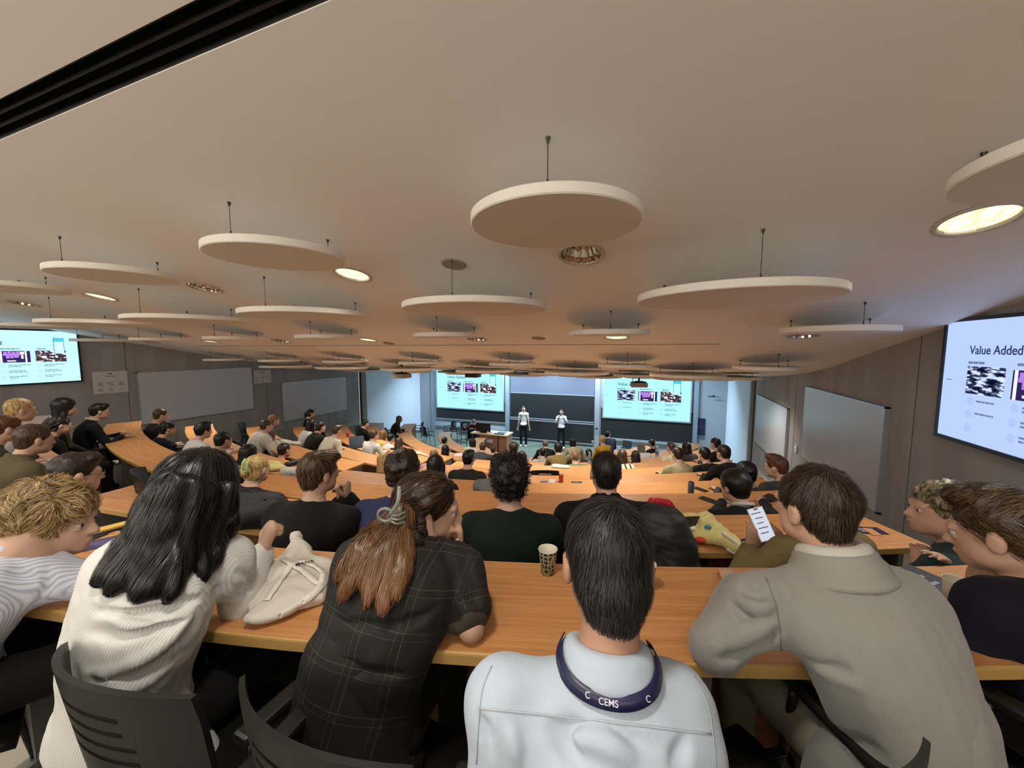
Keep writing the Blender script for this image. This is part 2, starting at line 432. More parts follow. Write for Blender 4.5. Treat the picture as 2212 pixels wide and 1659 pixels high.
for a, b in zip(rows, rows[1:]): bm.faces.new((a[0], b[0], b[1], a[1]))
for a, b in zip(rows2, rows2[1:]): bm.faces.new((a[0], a[1], b[1], b[0]))
for A, B in zip(zip(rows, rows2), zip(rows[1:], rows2[1:])):
    bm.faces.new((A[0][0], A[1][0], B[1][0], B[0][0])); bm.faces.new((A[0][1], B[0][1], B[1][1], A[1][1]))
bm.faces.new((rows[0][0], rows[0][1], rows2[0][1], rows2[0][0])); bm.faces.new((rows[-1][0], rows2[-1][0], rows2[-1][1], rows[-1][1]))
ceil_o = bm_obj('ceiling', bm, M_CEIL)
bm = bmesh.new()
for x, y, _ in LIGHTS:
    M = Matrix.Translation((x, y, cz(y)+.02)) @ Matrix.Rotation(cslope(y), 4, 'X')
    bmesh.ops.create_cone(bm, cap_ends=True, segments=40, radius1=LR, radius2=LR, depth=.24, matrix=M)
# the two dark slots
for y0, y1, x0, x1 in ((.83, .955, XL+.3, XR-.3), (5.48, 5.53, -9.6, .72)):
    M = Matrix.Translation(((x0+x1)/2, (y0+y1)/2, cz((y0+y1)/2)+.02)) @ Matrix.Rotation(cslope((y0+y1)/2), 4, 'X')
    box(bm, (0, 0, 0), (x1-x0, y1-y0, .2), M)
cut_me = bpy.data.meshes.new('cut'); bm.to_mesh(cut_me); bm.free(); cut_o = bpy.data.objects.new('cut', cut_me); C.objects.link(cut_o)
md = ceil_o.modifiers.new('b', 'BOOLEAN'); md.operation = 'DIFFERENCE'; md.object = cut_o; md.solver = 'EXACT'
dg = bpy.context.evaluated_depsgraph_get(); me = bpy.data.meshes.new_from_object(ceil_o.evaluated_get(dg))
ceil_o.modifiers.clear(); ceil_o.data = me; bpy.data.objects.remove(cut_o)
tagit(ceil_o, kind='structure')

# ceiling slots: black rails inside the cuts
for n, (y0, y1, x0, x1, rails) in enumerate(((.83, .955, XL+.3, XR-.3, 3), (5.48, 5.53, -9.6, .72, 1))):
    bm = bmesh.new(); ym = (y0+y1)/2
    M = Matrix.Translation(((x0+x1)/2, ym, cz(ym)+.02)) @ Matrix.Rotation(cslope(ym), 4, 'X')
    box(bm, (0, 0, .085), (x1-x0-.01, y1-y0-.004, .02), M)
    for k in range(rails+1):
        w = (y1-y0-.006); box(bm, (0, -w/2 + w*k/rails, .035), (x1-x0-.01, .007, .1), M)
    r = bm_obj('ceiling_rail', bm, mat('rail_black', (26, 26, 24), .5))
    tagit(r, ['wide black slotted rail recessed in the ceiling nearest the camera', 'thin dark slot line running across the ceiling over the middle rows'][n], 'rail')

def wallbox(name, c, s, m, kind='structure'):
    bm = bmesh.new(); box(bm, c, s); return tagit(bm_obj(name, bm, m), kind=kind)
wallbox('wall_right', (XR+.1, (YB+12)/2, 3), (.2, 12-YB, 6.6), M_CONC)
wallbox('wall_left', (XL-.1, (YB+12.2)/2, 3), (.2, 12.2-YB, 6.6), M_CONC)
wallbox('wall_right_front', (XR+.09, (12.2+YF)/2, 1.9), (.2, YF-12.2+.0, 3.8), M_WHITEW)
wallbox('wall_left_front', (XL-.09, (12.45+YF)/2, 1.9), (.2, YF-12.45, 3.8), M_WHITEW)
wallbox('wall_front', ((XL+XR)/2, YF+.1, 1.9), (XR-XL+.4, .2, 3.8), M_GREYW)
wallbox('wall_back_fill_block', ((XL+XR)/2, YB-.1, 2.1), (XR-XL+.4, .2, 4.4), M_CONC)  # unseen low wall, added to keep the rear fill off the lower bodies
# pale posts with a dark joint where the concrete ends
for n, (x, y) in enumerate(((XR, 12.1), (XL, 12.32))):
    s = -1 if n == 0 else 1
    bm = bmesh.new(); box(bm, (x+s*.02, y+.12, 1.75), (.1, .2, 3.5)); tagit(bm_obj('trim_%d' % (n*2+1), bm, mat('post_beige', (130, 128, 122), .6)), kind='structure')
    bm = bmesh.new(); box(bm, (x+s*.005, y-.05, 1.75), (.02, .12, 3.5)); tagit(bm_obj('trim_%d' % (n*2+2), bm, M_DARK), kind='structure')
# shallow vertical casting joints of the concrete
for n, (x, ys) in enumerate(((XR, (3.6, 8.72, 5.1)), (XL, (2.2, 8.3, 5.0)))):
    bm = bmesh.new()
    for y in ys: box(bm, (x, y, 3), (.004, .012, 6))
    tagit(bm_obj('trim_%d' % (n+5), bm, mat('joint_grey', (92, 90, 88), .9)), kind='structure')

# ------------------------------------------------ whiteboards, posters, wall devices
def wall_board(x, y0, y1, z0, z1, label, t=.05):
    s = -1 if x > 0 else 1
    r = empty('whiteboard', (x + s*t/2, (y0+y1)/2, (z0+z1)/2), label, 'whiteboard', 'large whiteboards on the side walls')
    bm = bmesh.new(); box(bm, (s*.01, 0, 0), (t-.02, y1-y0-.02, z1-z0-.02)); bm_obj('writing_surface', bm, M_WB, r)
    bm = bmesh.new()
    for yy in (-(y1-y0)/2, (y1-y0)/2): box(bm, (0, yy, 0), (t+.004, .02, z1-z0+.02))
    for zz in (-(z1-z0)/2, (z1-z0)/2): box(bm, (0, 0, zz), (t+.004, y1-y0+.02, .02))
    bm_obj('frame', bm, M_ALU, r)
wall_board(XR, 5.54, 8.09, 2.30, 3.53, 'large blank whiteboard on the right wall, the one nearer the camera beside the wall screen')
wall_board(XR, 9.03, 11.59, 1.78, 3.0, 'large blank whiteboard on the right wall, farther one next to the pale post')
wall_board(XL, 5.17, 7.82, 2.43, 3.64, 'large blank whiteboard on the left wall, the nearer and higher one')
wall_board(XL, 8.80, 11.46, 1.86, 3.1, 'large blank whiteboard on the left wall, the farther one near the stage')
def poster(y0, y1, z0, z1, label, seed):
    r = empty('poster', (XL+.012, (y0+y1)/2, (z0+z1)/2), label, 'poster')
    bm = bmesh.new(); box(bm, (0, 0, 0), (.012, y1-y0, z1-z0)); bm_obj('sheet', bm, M_PAPER, r)
    rr = random.Random(seed); bm = bmesh.new(); w = y1-y0; h = z1-z0
    box(bm, (.007, 0, h*.4), (.002, w*.12, h*.05)); box(bm, (.007, 0, h*.28), (.002, w*.28, h*.025))
    for col in (-.28, 0, .28):
        for k in range(3): box(bm, (.007, w*col+rr.uniform(-.02, .02), h*(-.02-.06*k)), (.002, w*.2*rr.uniform(.5, 1), h*.02))
    for col in (-.3, -.02):
        for k in range(2): box(bm, (.007, w*col, h*(-.3-.06*k)), (.002, w*.18*rr.uniform(.5, 1), h*.02))
    bm_obj('print', bm, M_INK, r)
poster(4.42, 5.0, 3.22, 3.70, 'pale printed poster on the left wall beside the wall screen', 3)
poster(7.9, 8.45, 3.15, 3.55, 'pale printed poster hung between the two left whiteboards', 4)
dev = empty('thermostat', WX(1722, 969, XR) + Vector((-.015, 0, 0)), 'small white wall device with a tiny green light between the right whiteboards', 'thermostat')
bm = bmesh.new(); box(bm, (0, 0, 0), (.03, .09, .14), bevel=.004); bm_obj('casing', bm, mat('device_white', (210, 205, 205), .5), dev)
bm = bmesh.new(); box(bm, (-.017, .012, .02), (.004, .02, .02)); bm_obj('indicator', bm, emis('led_green', (190, 255, 210), 1.2), dev)

# ------------------------------------------------ the slide and its screens
M_SL_INK = mat('slide_ink', (40, 52, 84), .9)
def slide_photo_mat(kind, tint, s):
    nm = 'photo_%s_%s' % (kind, tint)
    if nm in MATS: return MATS[nm]
    m = bpy.data.materials.new(nm); m.use_nodes = True; nt = m.node_tree; nt.nodes.clear(); L = nt.links.new
    uv = nd(nt, 'ShaderNodeUVMap'); uv.uv_map = 'UVMap'
    mp = nd(nt, 'ShaderNodeMapping'); n = nd(nt, 'ShaderNodeTexNoise'); cr = nd(nt, 'ShaderNodeValToRGB'); e = nd(nt, 'ShaderNodeEmission'); o = nd(nt, 'ShaderNodeOutputMaterial')
    sc_, dets, cols = {'a': ((2.2, 4.5, 1), 2, [(.40, (12, 16, 38)), (.5, (58, 70, 104)), (.56, (200, 214, 240)), (.7, (222, 232, 255))]),
                       'c': ((2.6, 2.2, 1), 1.5, [(.38, (250, 250, 255)), (.44, (86, 66, 62)), (.55, (34, 30, 48)), (.62, (120, 110, 126)), (.7, (240, 240, 250))])}[kind]
    mp.inputs['Scale'].default_value = sc_; n.inputs['Scale'].default_value = 1.6; n.inputs['Detail'].default_value = dets
    while len(cr.color_ramp.elements) < len(cols): cr.color_ramp.elements.new(.5)
    for el, (p, c) in zip(cr.color_ramp.elements, cols): el.position = p; el.color = (*lin(c), 1)
    L(uv.outputs[0], mp.inputs[0]); L(mp.outputs[0], n.inputs['Vector']); L(n.outputs['Fac'], cr.inputs[0]); L(cr.outputs[0], e.inputs[0]); e.inputs[1].default_value = s; L(e.outputs[0], o.inputs[0])
    MATS[nm] = m; return m
def text_mesh(name, s, size, m, parent, M, extrude=.0005):
    cu = bpy.data.curves.new(name, 'FONT'); cu.body = s; cu.size = size; cu.extrude = extrude; cu.offset = size*.012
    o = bpy.data.objects.new('t', cu); C.objects.link(o); dg = bpy.context.evaluated_depsgraph_get()
    me = bpy.data.meshes.new_from_object(o.evaluated_get(dg)); bpy.data.objects.remove(o); me.transform(M)
    return link(name, me, m, parent)
def wall_screen(loc, rz, w, h, label, bg, s, tint, framed, wall=False):
    """loc = centre of the lit face; local x runs left to right for the viewer, local -y towards the viewer"""
    r = empty('projection_screen' if not framed else 'wall_display', loc, label, 'screen', rz=rz)
    def quad(u0, u1, v0, v1, d): # slide coords, v down from the top
        return (-w/2 + (u0+u1)/2*w, -d, h/2 - (v0+v1)/2*h), ((u1-u0)*w, .002, (v1-v0)*h)
    bm = bmesh.new(); box(bm, (0, .006, 0), (w, .012, h)); bm_obj('lit_panel', bm, emis('slide_%s' % tint, bg, s), r)
    bm = bmesh.new(); t = .03 if framed else .05
    for sx in (-1, 1): box(bm, (sx*(w/2+t/2), .012, 0), (t, .05, h+2*t))
    for sz in (-1, 1): box(bm, (0, .012, sz*(h/2+t/2)), (w, .05, t))
    box(bm, (0, .026, 0), (w+t, .022, h+t)); 
    bm_obj('frame', bm, mat('display_bezel', (16, 17, 22), .4) if framed else M_ALU, r)
    ink = emis('slide_ink_%s' % tint, (48, 60, 96) if framed else (60, 110, 150), s*.9)
    faint = emis('slide_faint_%s' % tint, tuple(int(c*.95) for c in bg), s)
    grey = emis('slide_grey_%s' % tint, tuple(int(c*.62) for c in bg), s)
    RX = Matrix.Rotation(PI/2, 4, 'X')
    text_mesh('slide_title', 'Value Added', h*.098, ink, r, Matrix.Translation((-w/2+.165*w, -.004, h/2-.275*h)) @ RX)
    rr = random.Random(5)
    def words(u, v, length, hh=.014):
        x = u; bm = bmesh.new()
        while x < u+length:
            l = rr.uniform(.012, .035); l = min(l, u+length-x+.004)
            c, sz = quad(x, x+l, v-hh/2, v+hh/2, .003); box(bm, c, sz); x += l+.004
        bm_obj('text_line', bm, grey, r)
    for u, l in ((.165, .09), (.43, .13), (.685, .06)): words(u, .345, l, .02)
    words(.235, .655, .10); words(.235, .755, .10)
    for u in (.475, .725):
        for v, l in ((.65, .15), (.677, .08), (.755, .115), (.783, .125), (.862, .12), (.89, .06)): words(u, v, l)
    words(.028, .50, .03, .008)
    for u in (.185, .425, .675):
        for v in (.66, .77, .88): 
            bm = bmesh.new(); M = Matrix.Translation((-w/2+(u+.012)*w, -.002, h/2-v*h)) @ RX
            bmesh.ops.create_cone(bm, cap_ends=True, segments=14, radius1=.035*h, radius2=.035*h, depth=.002, matrix=M)
            bm_obj('slide_icon', bm, faint, r)
    def photo(u0, u1, v0, v1, m, nm='slide_photo', d=.004):
        bm = bmesh.new(); c, sz = quad(u0, u1, v0, v1, d); box(bm, c, sz)
        uvl = bm.loops.layers.uv.new('UVMap')
        for f in bm.faces:
            for l in f.loops: l[uvl].uv = ((l.vert.co.x-c[0])/sz[0]+.5, (l.vert.co.z-c[2])/sz[2]+.5)
        return bm_obj(nm, bm, m, r)
    photo(.165, .378, .375, .60, slide_photo_mat('a', tint, s)); photo(.67, .90, .38, .60, slide_photo_mat('c', tint, s))
    p = photo(.415, .632, .385, .60, emis('photo_b_%s' % tint, (44, 38, 84), s))
    bm = bmesh.new()                                            # pink lettering blobs, glass shape and white frame edges of the middle picture
    for (u0, u1, v0, v1) in ((.45, .475, .40, .45), (.48, .50, .395, .45), (.505, .53, .4, .45), (.535, .555, .395, .44), (.465, .49, .46, .52), (.495, .515, .465, .52), (.52, .55, .455, .51), (.445, .56, .44, .47)):
        c, sz = quad(u0, u1, v0, v1, .007); box(bm, c, sz)
    bm_obj('picture_sign', bm, emis('neon_%s' % tint, (168, 118, 214), s*1.1), p)
    bm = bmesh.new()
    for (u0, u1, v0, v1) in ((.425, .44, .385, .6), (.595, .607, .385, .6), (.567, .583, .46, .53), (.56, .59, .40, .45), (.47, .53, .56, .58)):
        bm = bmesh.new(); c, sz = quad(u0, u1, v0, v1, .006); box(bm, c, sz); bm_obj('picture_detail', bm, emis('framew_%s' % tint, (236, 236, 255), s), p)
    ph = photo(.808, .892, .13, .44, emis('phone_edge_%s' % tint, (60, 150, 190), s), 'slide_phone', .006)
    bm = bmesh.new(); c, sz = quad(.814, .886, .205, .44, .0085); box(bm, c, sz); bm_obj('phone_page', bm, emis('phone_page_%s' % tint, tuple(min(255, int(c_*1.06)) for c_ in bg), s), ph)
    bm = bmesh.new(); c, sz = quad(.814, .886, .14, .205, .0085); box(bm, c, sz); bm_obj('phone_header', bm, emis('phone_head_%s' % tint, (70, 190, 200), s), ph)
    return r
wall_screen((XR-.045, 4.645-.89, 3.93), -PI/2, 1.78, 1.0, 'bright wall display on the right wall showing a slide headed Value Added', (178, 200, 250), 1.15, 'right', True)
wall_screen((XL+.045, 4.235-.89, 4.04), PI/2, 1.78, 1.0, 'bright pale blue wall display on the left wall cut off by the picture edge', (182, 228, 252), 1.35, 'left', True)

# front wall: posts, blackboards, two lifted projection boards
def xat(px, Y=YF): return WY(px, 880, Y).x
X_L0, X_L1, X_C0, X_C1, X_R0, X_R1 = xat(944), xat(1094), xat(1104), xat(1284), xat(1299), xat(1497)
zb = WY(1400, 905, YF).z
for x0, x1, lab, t, z_b in ((X_L0, X_L1, 'left projection board above a blackboard showing the Value Added slide', 'fl', WY(1020, 883, YF-.12).z), (X_R0, X_R1, 'right projection board above a blackboard showing the Value Added slide, behind a hanging projector', 'fr', WY(1400, 906, YF-.12).z)):
    w = x1-x0-.22; h = w*9/16
    wall_screen(((x0+x1)/2, YF-.13, z_b+h/2), 0, w, h, lab, (168, 232, 250), 1.25, t, False)
for x0, x1, z0, z1, lab in ((X_L0, X_L1, .75, 1.75, 'wide blackboard under the left projection board behind the lecturer desk'),
                       (X_R0, X_R1, .45, 1.75, 'wide blackboard under the right projection board'),
                       (X_C0, X_C1, 1.06, 2.2, 'upper sliding blackboard at the centre of the front wall'),
                       (X_C0, X_C1, .12, .98, 'lower sliding blackboard at the centre behind the two speakers')):
    r = empty('blackboard', ((x0+x1)/2, YF-.05, (z0+z1)/2), lab, 'blackboard', 'blackboards on the front wall')
    off = -.05 if 'lower' in lab else 0
    bm = bmesh.new(); box(bm, (0, off, 0), (x1-x0, .03, z1-z0)); bm_obj('writing_surface', bm, M_BOARD, r)
    bm = bmesh.new()
    for zz in (-(z1-z0)/2, (z1-z0)/2): box(bm, (0, off-.01, zz), (x1-x0, .05, .04))
    bm_obj('rail', bm, M_ALU, r)
for n, px in enumerate((937, 1098, 1291, 1503)):
    x = xat(px); bm = bmesh.new(); box(bm, (x, YF-.06, 1.7), (.16 if n in (0, 3) else .2, .14, 3.4)); tagit(bm_obj('trim_%d' % (n+7), bm, M_ALU if n == 2 else mat('post_grey', (128, 140, 150), .5, metal=.2)), kind='structure')
# pale panel over the central board; the floor channel under the boards
wallbox('trim_11', ((X_C0+X_C1)/2, YF-.02, 2.75), (X_C1-X_C0, .04, 1.05), mat('upper_panel', (92, 96, 110), .6))
bm = bmesh.new()
for x0, x1 in ((X_L0, X_L1), (X_R0, X_R1)): box(bm, ((x0+x1)/2, YF-.06, .40), (x1-x0, .1, .06))
tagit(bm_obj('trim_12', bm, M_ALU), kind='structure')
# switch plates, grilles and hooks on the right of the front wall
p = WY(1514, 922, YF-.02)
r = empty('control_panel', p, 'dark blue notice panel in two squares on the front wall right of the screens', 'panel')
for k, zz in ((0, .17), (1, -.17)):
    bm = bmesh.new(); box(bm, (0, 0, zz), (.3, .02, .32), bevel=.004); bm_obj('plate', bm, mat('panel_navy', (24, 34, 66), .4), r)
p = WY(1506, 944, YF-.02); bm = bmesh.new(); box(bm, (0, 0, 0), (.5, .03, .1)); o = bm_obj('wall_tray', bm, mat('tray_grey', (90, 100, 110), .5), None, p); tagit(o, 'narrow grey tray on the front wall under the dark panel', 'tray')
for px, py, lab in ((1543, 857, 'black wall speaker arm on the front wall near the right corner'), (1290, 927, 'small black hook on the post beside the right board')):
    p = WY(px, py, YF-.25); bm = bmesh.new(); tube(bm, [(0, .22, .02), (0, .1, .02), (-.12, 0, 0)], .022); box(bm, (-.1, 0, 0), (.24, .05, .03), bevel=.008)
    tagit(bm_obj('wall_bracket', bm, M_DARK, None, p), lab, 'bracket')
# ------------------------------------------------ downlights
M_GLOW = None
def glow_mat():
    m = bpy.data.materials.new('lamp_glow'); m.use_nodes = True; nt = m.node_tree; nt.nodes.clear(); L = nt.links.new
    tc = nd(nt, 'ShaderNodeTexCoord'); mp = nd(nt, 'ShaderNodeMapping'); mp.inputs['Scale'].default_value = (26, 4, 1)
    n = nd(nt, 'ShaderNodeTexNoise'); n.inputs['Scale'].default_value = 1.5; cr = nd(nt, 'ShaderNodeValToRGB')
    cr.color_ramp.elements[0].position = .3; cr.color_ramp.elements[0].color = (*lin((232, 214, 150)), 1); cr.color_ramp.elements[1].position = .62; cr.color_ramp.elements[1].color = (*lin((255, 252, 226)), 1)
    e = nd(nt, 'ShaderNodeEmission'); e.inputs[1].default_value = 1.35; o = nd(nt, 'ShaderNodeOutputMaterial')
    L(tc.outputs['Object'], mp.inputs[0]); L(mp.outputs[0], n.inputs['Vector']); L(n.outputs['Fac'], cr.inputs[0]); L(cr.outputs[0], e.inputs[0]); L(e.outputs[0], o.inputs[0])
    return m
M_GLOW = glow_mat(); M_MIRROR = mat('reflector_mirror', (215, 205, 190), .08, metal=1.0); M_RING = mat('lamp_ring', (200, 190, 172), .4)
def ordinal_words(n): return ['nearest the right wall', 'second from the right', 'third from the right', 'fourth from the right', 'fifth from the right', 'sixth from the right', 'seventh from the right'][n]
ROWN = {.35: 'row above the camera', 2.65: 'row in front of the camera', 5.03: 'row before the thin slot', 7.12: 'row behind the thin slot', 9.43: 'row over the middle desks', 12.2: 'row closest to the stage'}
def fixture(lit):
    parts = []
    bm = bmesh.new(); lathe(bm, [(LR+.018, -.003), (LR+.018, -.008), (LR+.004, -.011), (LR-.004, -.006), (LR-.004, .04)], (0, 0, 0), 40)
    parts.append(('trim_ring', bm_mesh(bm), M_RING))
    if lit:
        bm = bmesh.new(); bmesh.ops.create_cone(bm, cap_ends=True, segments=40, radius1=LR-.006, radius2=LR-.006, depth=.006, matrix=Matrix.Translation((0, 0, .012)))
        parts.append(('diffuser', bm_mesh(bm), M_GLOW))
    else:
        bm = bmesh.new(); n = 40; prof = [(LR-.005, .0), (LR-.012, .04), (LR-.04, .085), (.04, .11), (.001, .112)]
        rings = [[bm.verts.new(((r_*(1+(.02 if k % 2 else -.02)))*math.cos(2*PI*k/n), (r_*(1+(.02 if k % 2 else -.02)))*math.sin(2*PI*k/n), z)) for k in range(n)] for r_, z in prof]
        for a, b in zip(rings, rings[1:]):
            for k in range(n): bm.faces.new((a[k], b[k], b[(k+1) % n], a[(k+1) % n]))
        parts.append(('reflector', bm_mesh(bm), M_MIRROR))
        bm = bmesh.new()
        for sx in (-1, 1): cyl(bm, (sx*.03, -.05, .06), (sx*.03, .05, .06), .014, n=10)
        parts.append(('bulb', bm_mesh(bm), mat('bulb_off', (225, 200, 160), .3)))
    return parts
def bm_mesh(bm):
    bm.normal_update(); me = bpy.data.meshes.new('m'); bm.to_mesh(me); bm.free(); return me
FX = {True: fixture(True), False: fixture(False)}
lamp_data = bpy.data.lights.new('downlight', 'SPOT'); lamp_data.energy = LAMP_W*.62; lamp_data.color = LAMP_COL; lamp_data.spot_size = R(136); lamp_data.spot_blend = 1.0; lamp_data.shadow_soft_size = .12
lamp_mid = lamp_data.copy(); lamp_mid.energy = LAMP_W*1.75
cnt = {}
for x, y, _ in LIGHTS:
    k = cnt.get(y, 0); cnt[y] = k+1; lit = is_lit(x, y)
    r = empty('ceiling_downlight', (x, y, cz(y)), ('%s round downlight, %s, %s' % ('glowing' if lit else 'unlit', ROWN[y], ordinal_words(k))), 'downlight', 'round downlights in the ceiling', rot=(cslope(y), 0, 0))
    for nm, me, m in FX[lit]: link(nm, me, m, r, smooth=(nm != 'reflector'))
    if lit:
        lo = bpy.data.objects.new('downlight_lamp', lamp_data if y < 4 else lamp_mid); C.objects.link(lo); lo.location = (x, y, cz(y)-.03)
# flat round ceiling speakers
for px, py, yy, lab in ((980, 578, 2.62, 'round beige speaker grille flush in the ceiling above the middle'), (1163, 730, 5.02, 'small round speaker grille flush in the ceiling just before the thin slot'), (840, 744, 5.3, 'small flat round cover in the ceiling left of the speaker grille')):
    d = ray(px, py); p = EYE + d*(yy/d.y); bm = bmesh.new(); lathe(bm, [(.001, -.012), (.085, -.012), (.095, -.006), (.097, 0)], (0, 0, 0), 32)
    o = bm_obj('ceiling_speaker', bm, mat('grille_beige', (150, 140, 122), .7), None, (p.x, yy, cz(yy))); o.rotation_euler = (cslope(yy), 0, 0); tagit(o, lab, 'speaker')

# ------------------------------------------------ hanging acoustic discs
M_DISC = mat('acoustic_disc', (240, 236, 226), .85, bump=(300, .08, .001)); M_WIRE = mat('cable_steel', (70, 64, 58), .5, metal=.5)
discs = []
for rn, y, rr, x0, js in (('A', 1.96, .425, -.52, range(-1, 6)), ('B', 3.05, .62, .45, range(0, 6)), ('C', 4.22, .42, -.52, range(-1, 6)),
                          ('D', 6.5, .43, -.52, range(-1, 6)), ('E', 7.45, .62, .45, range(0, 6)), ('F', 8.75, .43, -.52, range(-1, 6)),
                          ('G', 10.3, .62, .45, range(-1, 6)), ('H', 11.6, .43, -.52, range(-1, 6)), ('I', 13.0, .62, .45, range(-1, 6))):
    for i, j in enumerate(js):
        x = x0 - 1.96*j
        if x+rr > XR-.05 or x-rr < XL+.05: continue
        discs.append((rn, i, x, y, rr))
DISCROW = dict(A='row nearest the camera', B='second row, large', C='third row before the thin slot', D='row past the thin slot', E='large discs over the middle desks', F='small discs past the middle desks', G='large discs near the projectors', H='small discs close to the stage', I='last large discs before the front wall')
DM = {}
for rn, i, x, y, rr in discs:
    ztop = cz(y+rr) - .025; t = .05
    r = empty('acoustic_disc', (x, y, ztop), 'white acoustic disc, %s, %s' % (DISCROW[rn], ordinal_words(min(i, 6))), 'ceiling disc', 'hanging acoustic discs', rz=0)
    if rr not in DM:
        bm = bmesh.new(); prof = [(.001, 0), (rr-.006, 0), (rr, -.006), (rr, -t+.006), (rr-.006, -t), (.001, -t)]; lathe(bm, prof, (0, 0, 0), 72)
        bmesh.ops.recalc_face_normals(bm, faces=bm.faces[:]); me = bm_mesh(bm); me.polygons.foreach_set('use_smooth', [True]*len(me.polygons)); me.set_sharp_from_angle(angle=R(35)); DM[rr] = me
    link('panel', DM[rr], M_DISC, r)
    for ax, ay in ((.06, -rr*.82), (rr*.7, rr*.35), (-rr*.7, rr*.35)):
        top = cz(y+ay) - ztop; bm = bmesh.new()
        cyl(bm, (ax, ay, 0), (ax, ay, top), .0022, n=6); cyl(bm, (ax, ay, 0), (ax, ay, .035), .006, .004, n=8); cyl(bm, (ax, ay, top-.022), (ax, ay, top), .005, .011, n=8)
        bm_obj('cable', bm, M_WIRE, r)

# ------------------------------------------------ projectors
for px, py, d, rz, lab in ((868, 812, 9.3, -.15, 'grey projector hanging left, in front of the pale side wall'), (1380, 831, 8.9, .1, 'grey projector hanging in front of the right slide'), (1022, 811, 10.5, 0, 'dark projector bracket hanging in front of the left slide')):
    p = W(px, py, d); top = cz(p.y) - p.z
    r = empty('projector', p, lab, 'projector', rz=YAW*.2+rz)
    bm = bmesh.new(); box(bm, (0, 0, 0), (.36, .3, .1), bevel=.012); bm_obj('casing', bm, mat('projector_grey', (150, 140, 124), .5) if px != 1022 else mat('projector_dark', (26, 26, 30), .5), r)
    bm = bmesh.new(); cyl(bm, (.04, .15, .0), (.04, .2, 0), .04, n=20); bm_obj('lens', bm, mat('lens_black', (12, 12, 16), .15), r)
    bm = bmesh.new(); cyl(bm, (0, 0, .05), (0, 0, top), .022, n=12); box(bm, (0, 0, .07), (.2, .16, .025)); box(bm, (-.14, 0, .06), (.03, .2, .02)); box(bm, (.14, 0, .06), (.03, .2, .02)); tube(bm, catmull([(-.12, 0, .05), (-.14, .02, .13), (-.05, .02, .2), (0, 0, .24)], 5), .007); bm_obj('ceiling_mount', bm, M_DARK, r)
# ------------------------------------------------ curved desk rows
M_WOOD = wood_mat('desk_wood', (192, 130, 77), (216, 157, 99)); M_EDGE = mat('beech_edge', (190, 152, 88), .5, noise=20, var=.08)
M_PANEL = wood_mat('desk_panel', (130, 84, 50), (154, 104, 64), .7); M_LEG = mat('desk_leg', (122, 120, 116), .5)
def desk(row, a0, a1, label):
    rf = RF[row]; rn = rf + .45; zt = TOPZ[row]; zf = FLZ[row]; n = max(6, int(abs(a1-a0)*rn/.12))
    am = (a0+a1)/2; base = arc(rf+.22, am, zf)
    r = empty('desk', base, label, 'desk', 'curved wooden desk rows'); B = base
    A = [a0 + (a1-a0)*i/n for i in range(n+1)]
    bm = bmesh.new(); uvl = bm.loops.layers.uv.new('UVMap'); t = .034
    def strip(ra, rb, za, zb, f2=False):
        va = [bm.verts.new(arc(ra, a, za) - B) for a in A]; vb = [bm.verts.new(arc(rb, a, zb) - B) for a in A]
        for i in range(n):
            f = bm.faces.new((va[i], vb[i], vb[i+1], va[i+1]))
            for l in f.loops:
                k = i if l.vert in (va[i], vb[i]) else i+1; o = l.vert in (va[i], va[i+1])
                l[uvl].uv = (A[k]*rn, (ra if o else rb) + (za if o else zb))
    strip(rn-.006, rf, zt, zt); strip(rf, rf, zt, zt-t); strip(rf, rn-.006, zt-t, zt-t)
    for a, s in ((a0, 1), (a1, -1)):
        q = [bm.verts.new(arc(x, a, z) - B) for x, z in ((rf, zt), (rn-.006, zt), (rn-.006, zt-t), (rf, zt-t))]
        bm.faces.new(q)
    bmesh.ops.recalc_face_normals(bm, faces=bm.faces[:]); bm_obj('tabletop', bm, M_WOOD, r)
    bm = bmesh.new(); ring = [[bm.verts.new(arc(x, a, z) - B) for a in A] for x, z in ((rn-.006, zt), (rn-.001, zt-.002), (rn, zt-.007), (rn, zt-t), (rn-.006, zt-t))]
    for p, q in zip(ring, ring[1:]):
        for i in range(n): bm.faces.new((p[i], q[i], q[i+1], p[i+1]))
    bmesh.ops.recalc_face_normals(bm, faces=bm.faces[:]); bm_obj('edge_band', bm, M_EDGE, r)
    bm = bmesh.new(); uvl = bm.loops.layers.uv.new('UVMap')
    for rr_ in (rf+.03, rf+.05):
        p = [bm.verts.new(arc(rr_, a, zt-t) - B) for a in A]; q = [bm.verts.new(arc(rr_, a, zf+.02) - B) for a in A]
        for i in range(n):
            f = bm.faces.new((p[i], q[i], q[i+1], p[i+1]))
            for l in f.loops: l[uvl].uv = (A[i]*rn + (0 if l.vert in (p[i], q[i]) else .1), l.vert.co.z)
    bm_obj('modesty_panel', bm, M_PANEL, r)
    m = max(1, int(abs(a1-a0)*rn/1.9))
    for i in range(m+1):
        a = a0 + (a1-a0)*(i/m) + (.045/rn if i == 0 else (-.045/rn if i == m else 0)); bm = bmesh.new()
        c = arc((rf+rn)/2, a) - Vector((B.x, B.y, 0)); M = Matrix.Translation((c.x, c.y, -B.z)) @ Matrix.Rotation(a, 4, 'Z')
        box(bm, (0, .03, (zt-t+zf)/2), (.035, .30, zt-t-zf-.002), M)
        box(bm, (0, -.02, zf+.013), (.05, .36, .024), M)
        bm_obj('leg', bm, M_LEG, r)
    return r
def a_right(row, X=1.32): return math.asin(min(.94, (X-CX0)/(RF[row]+.2)))
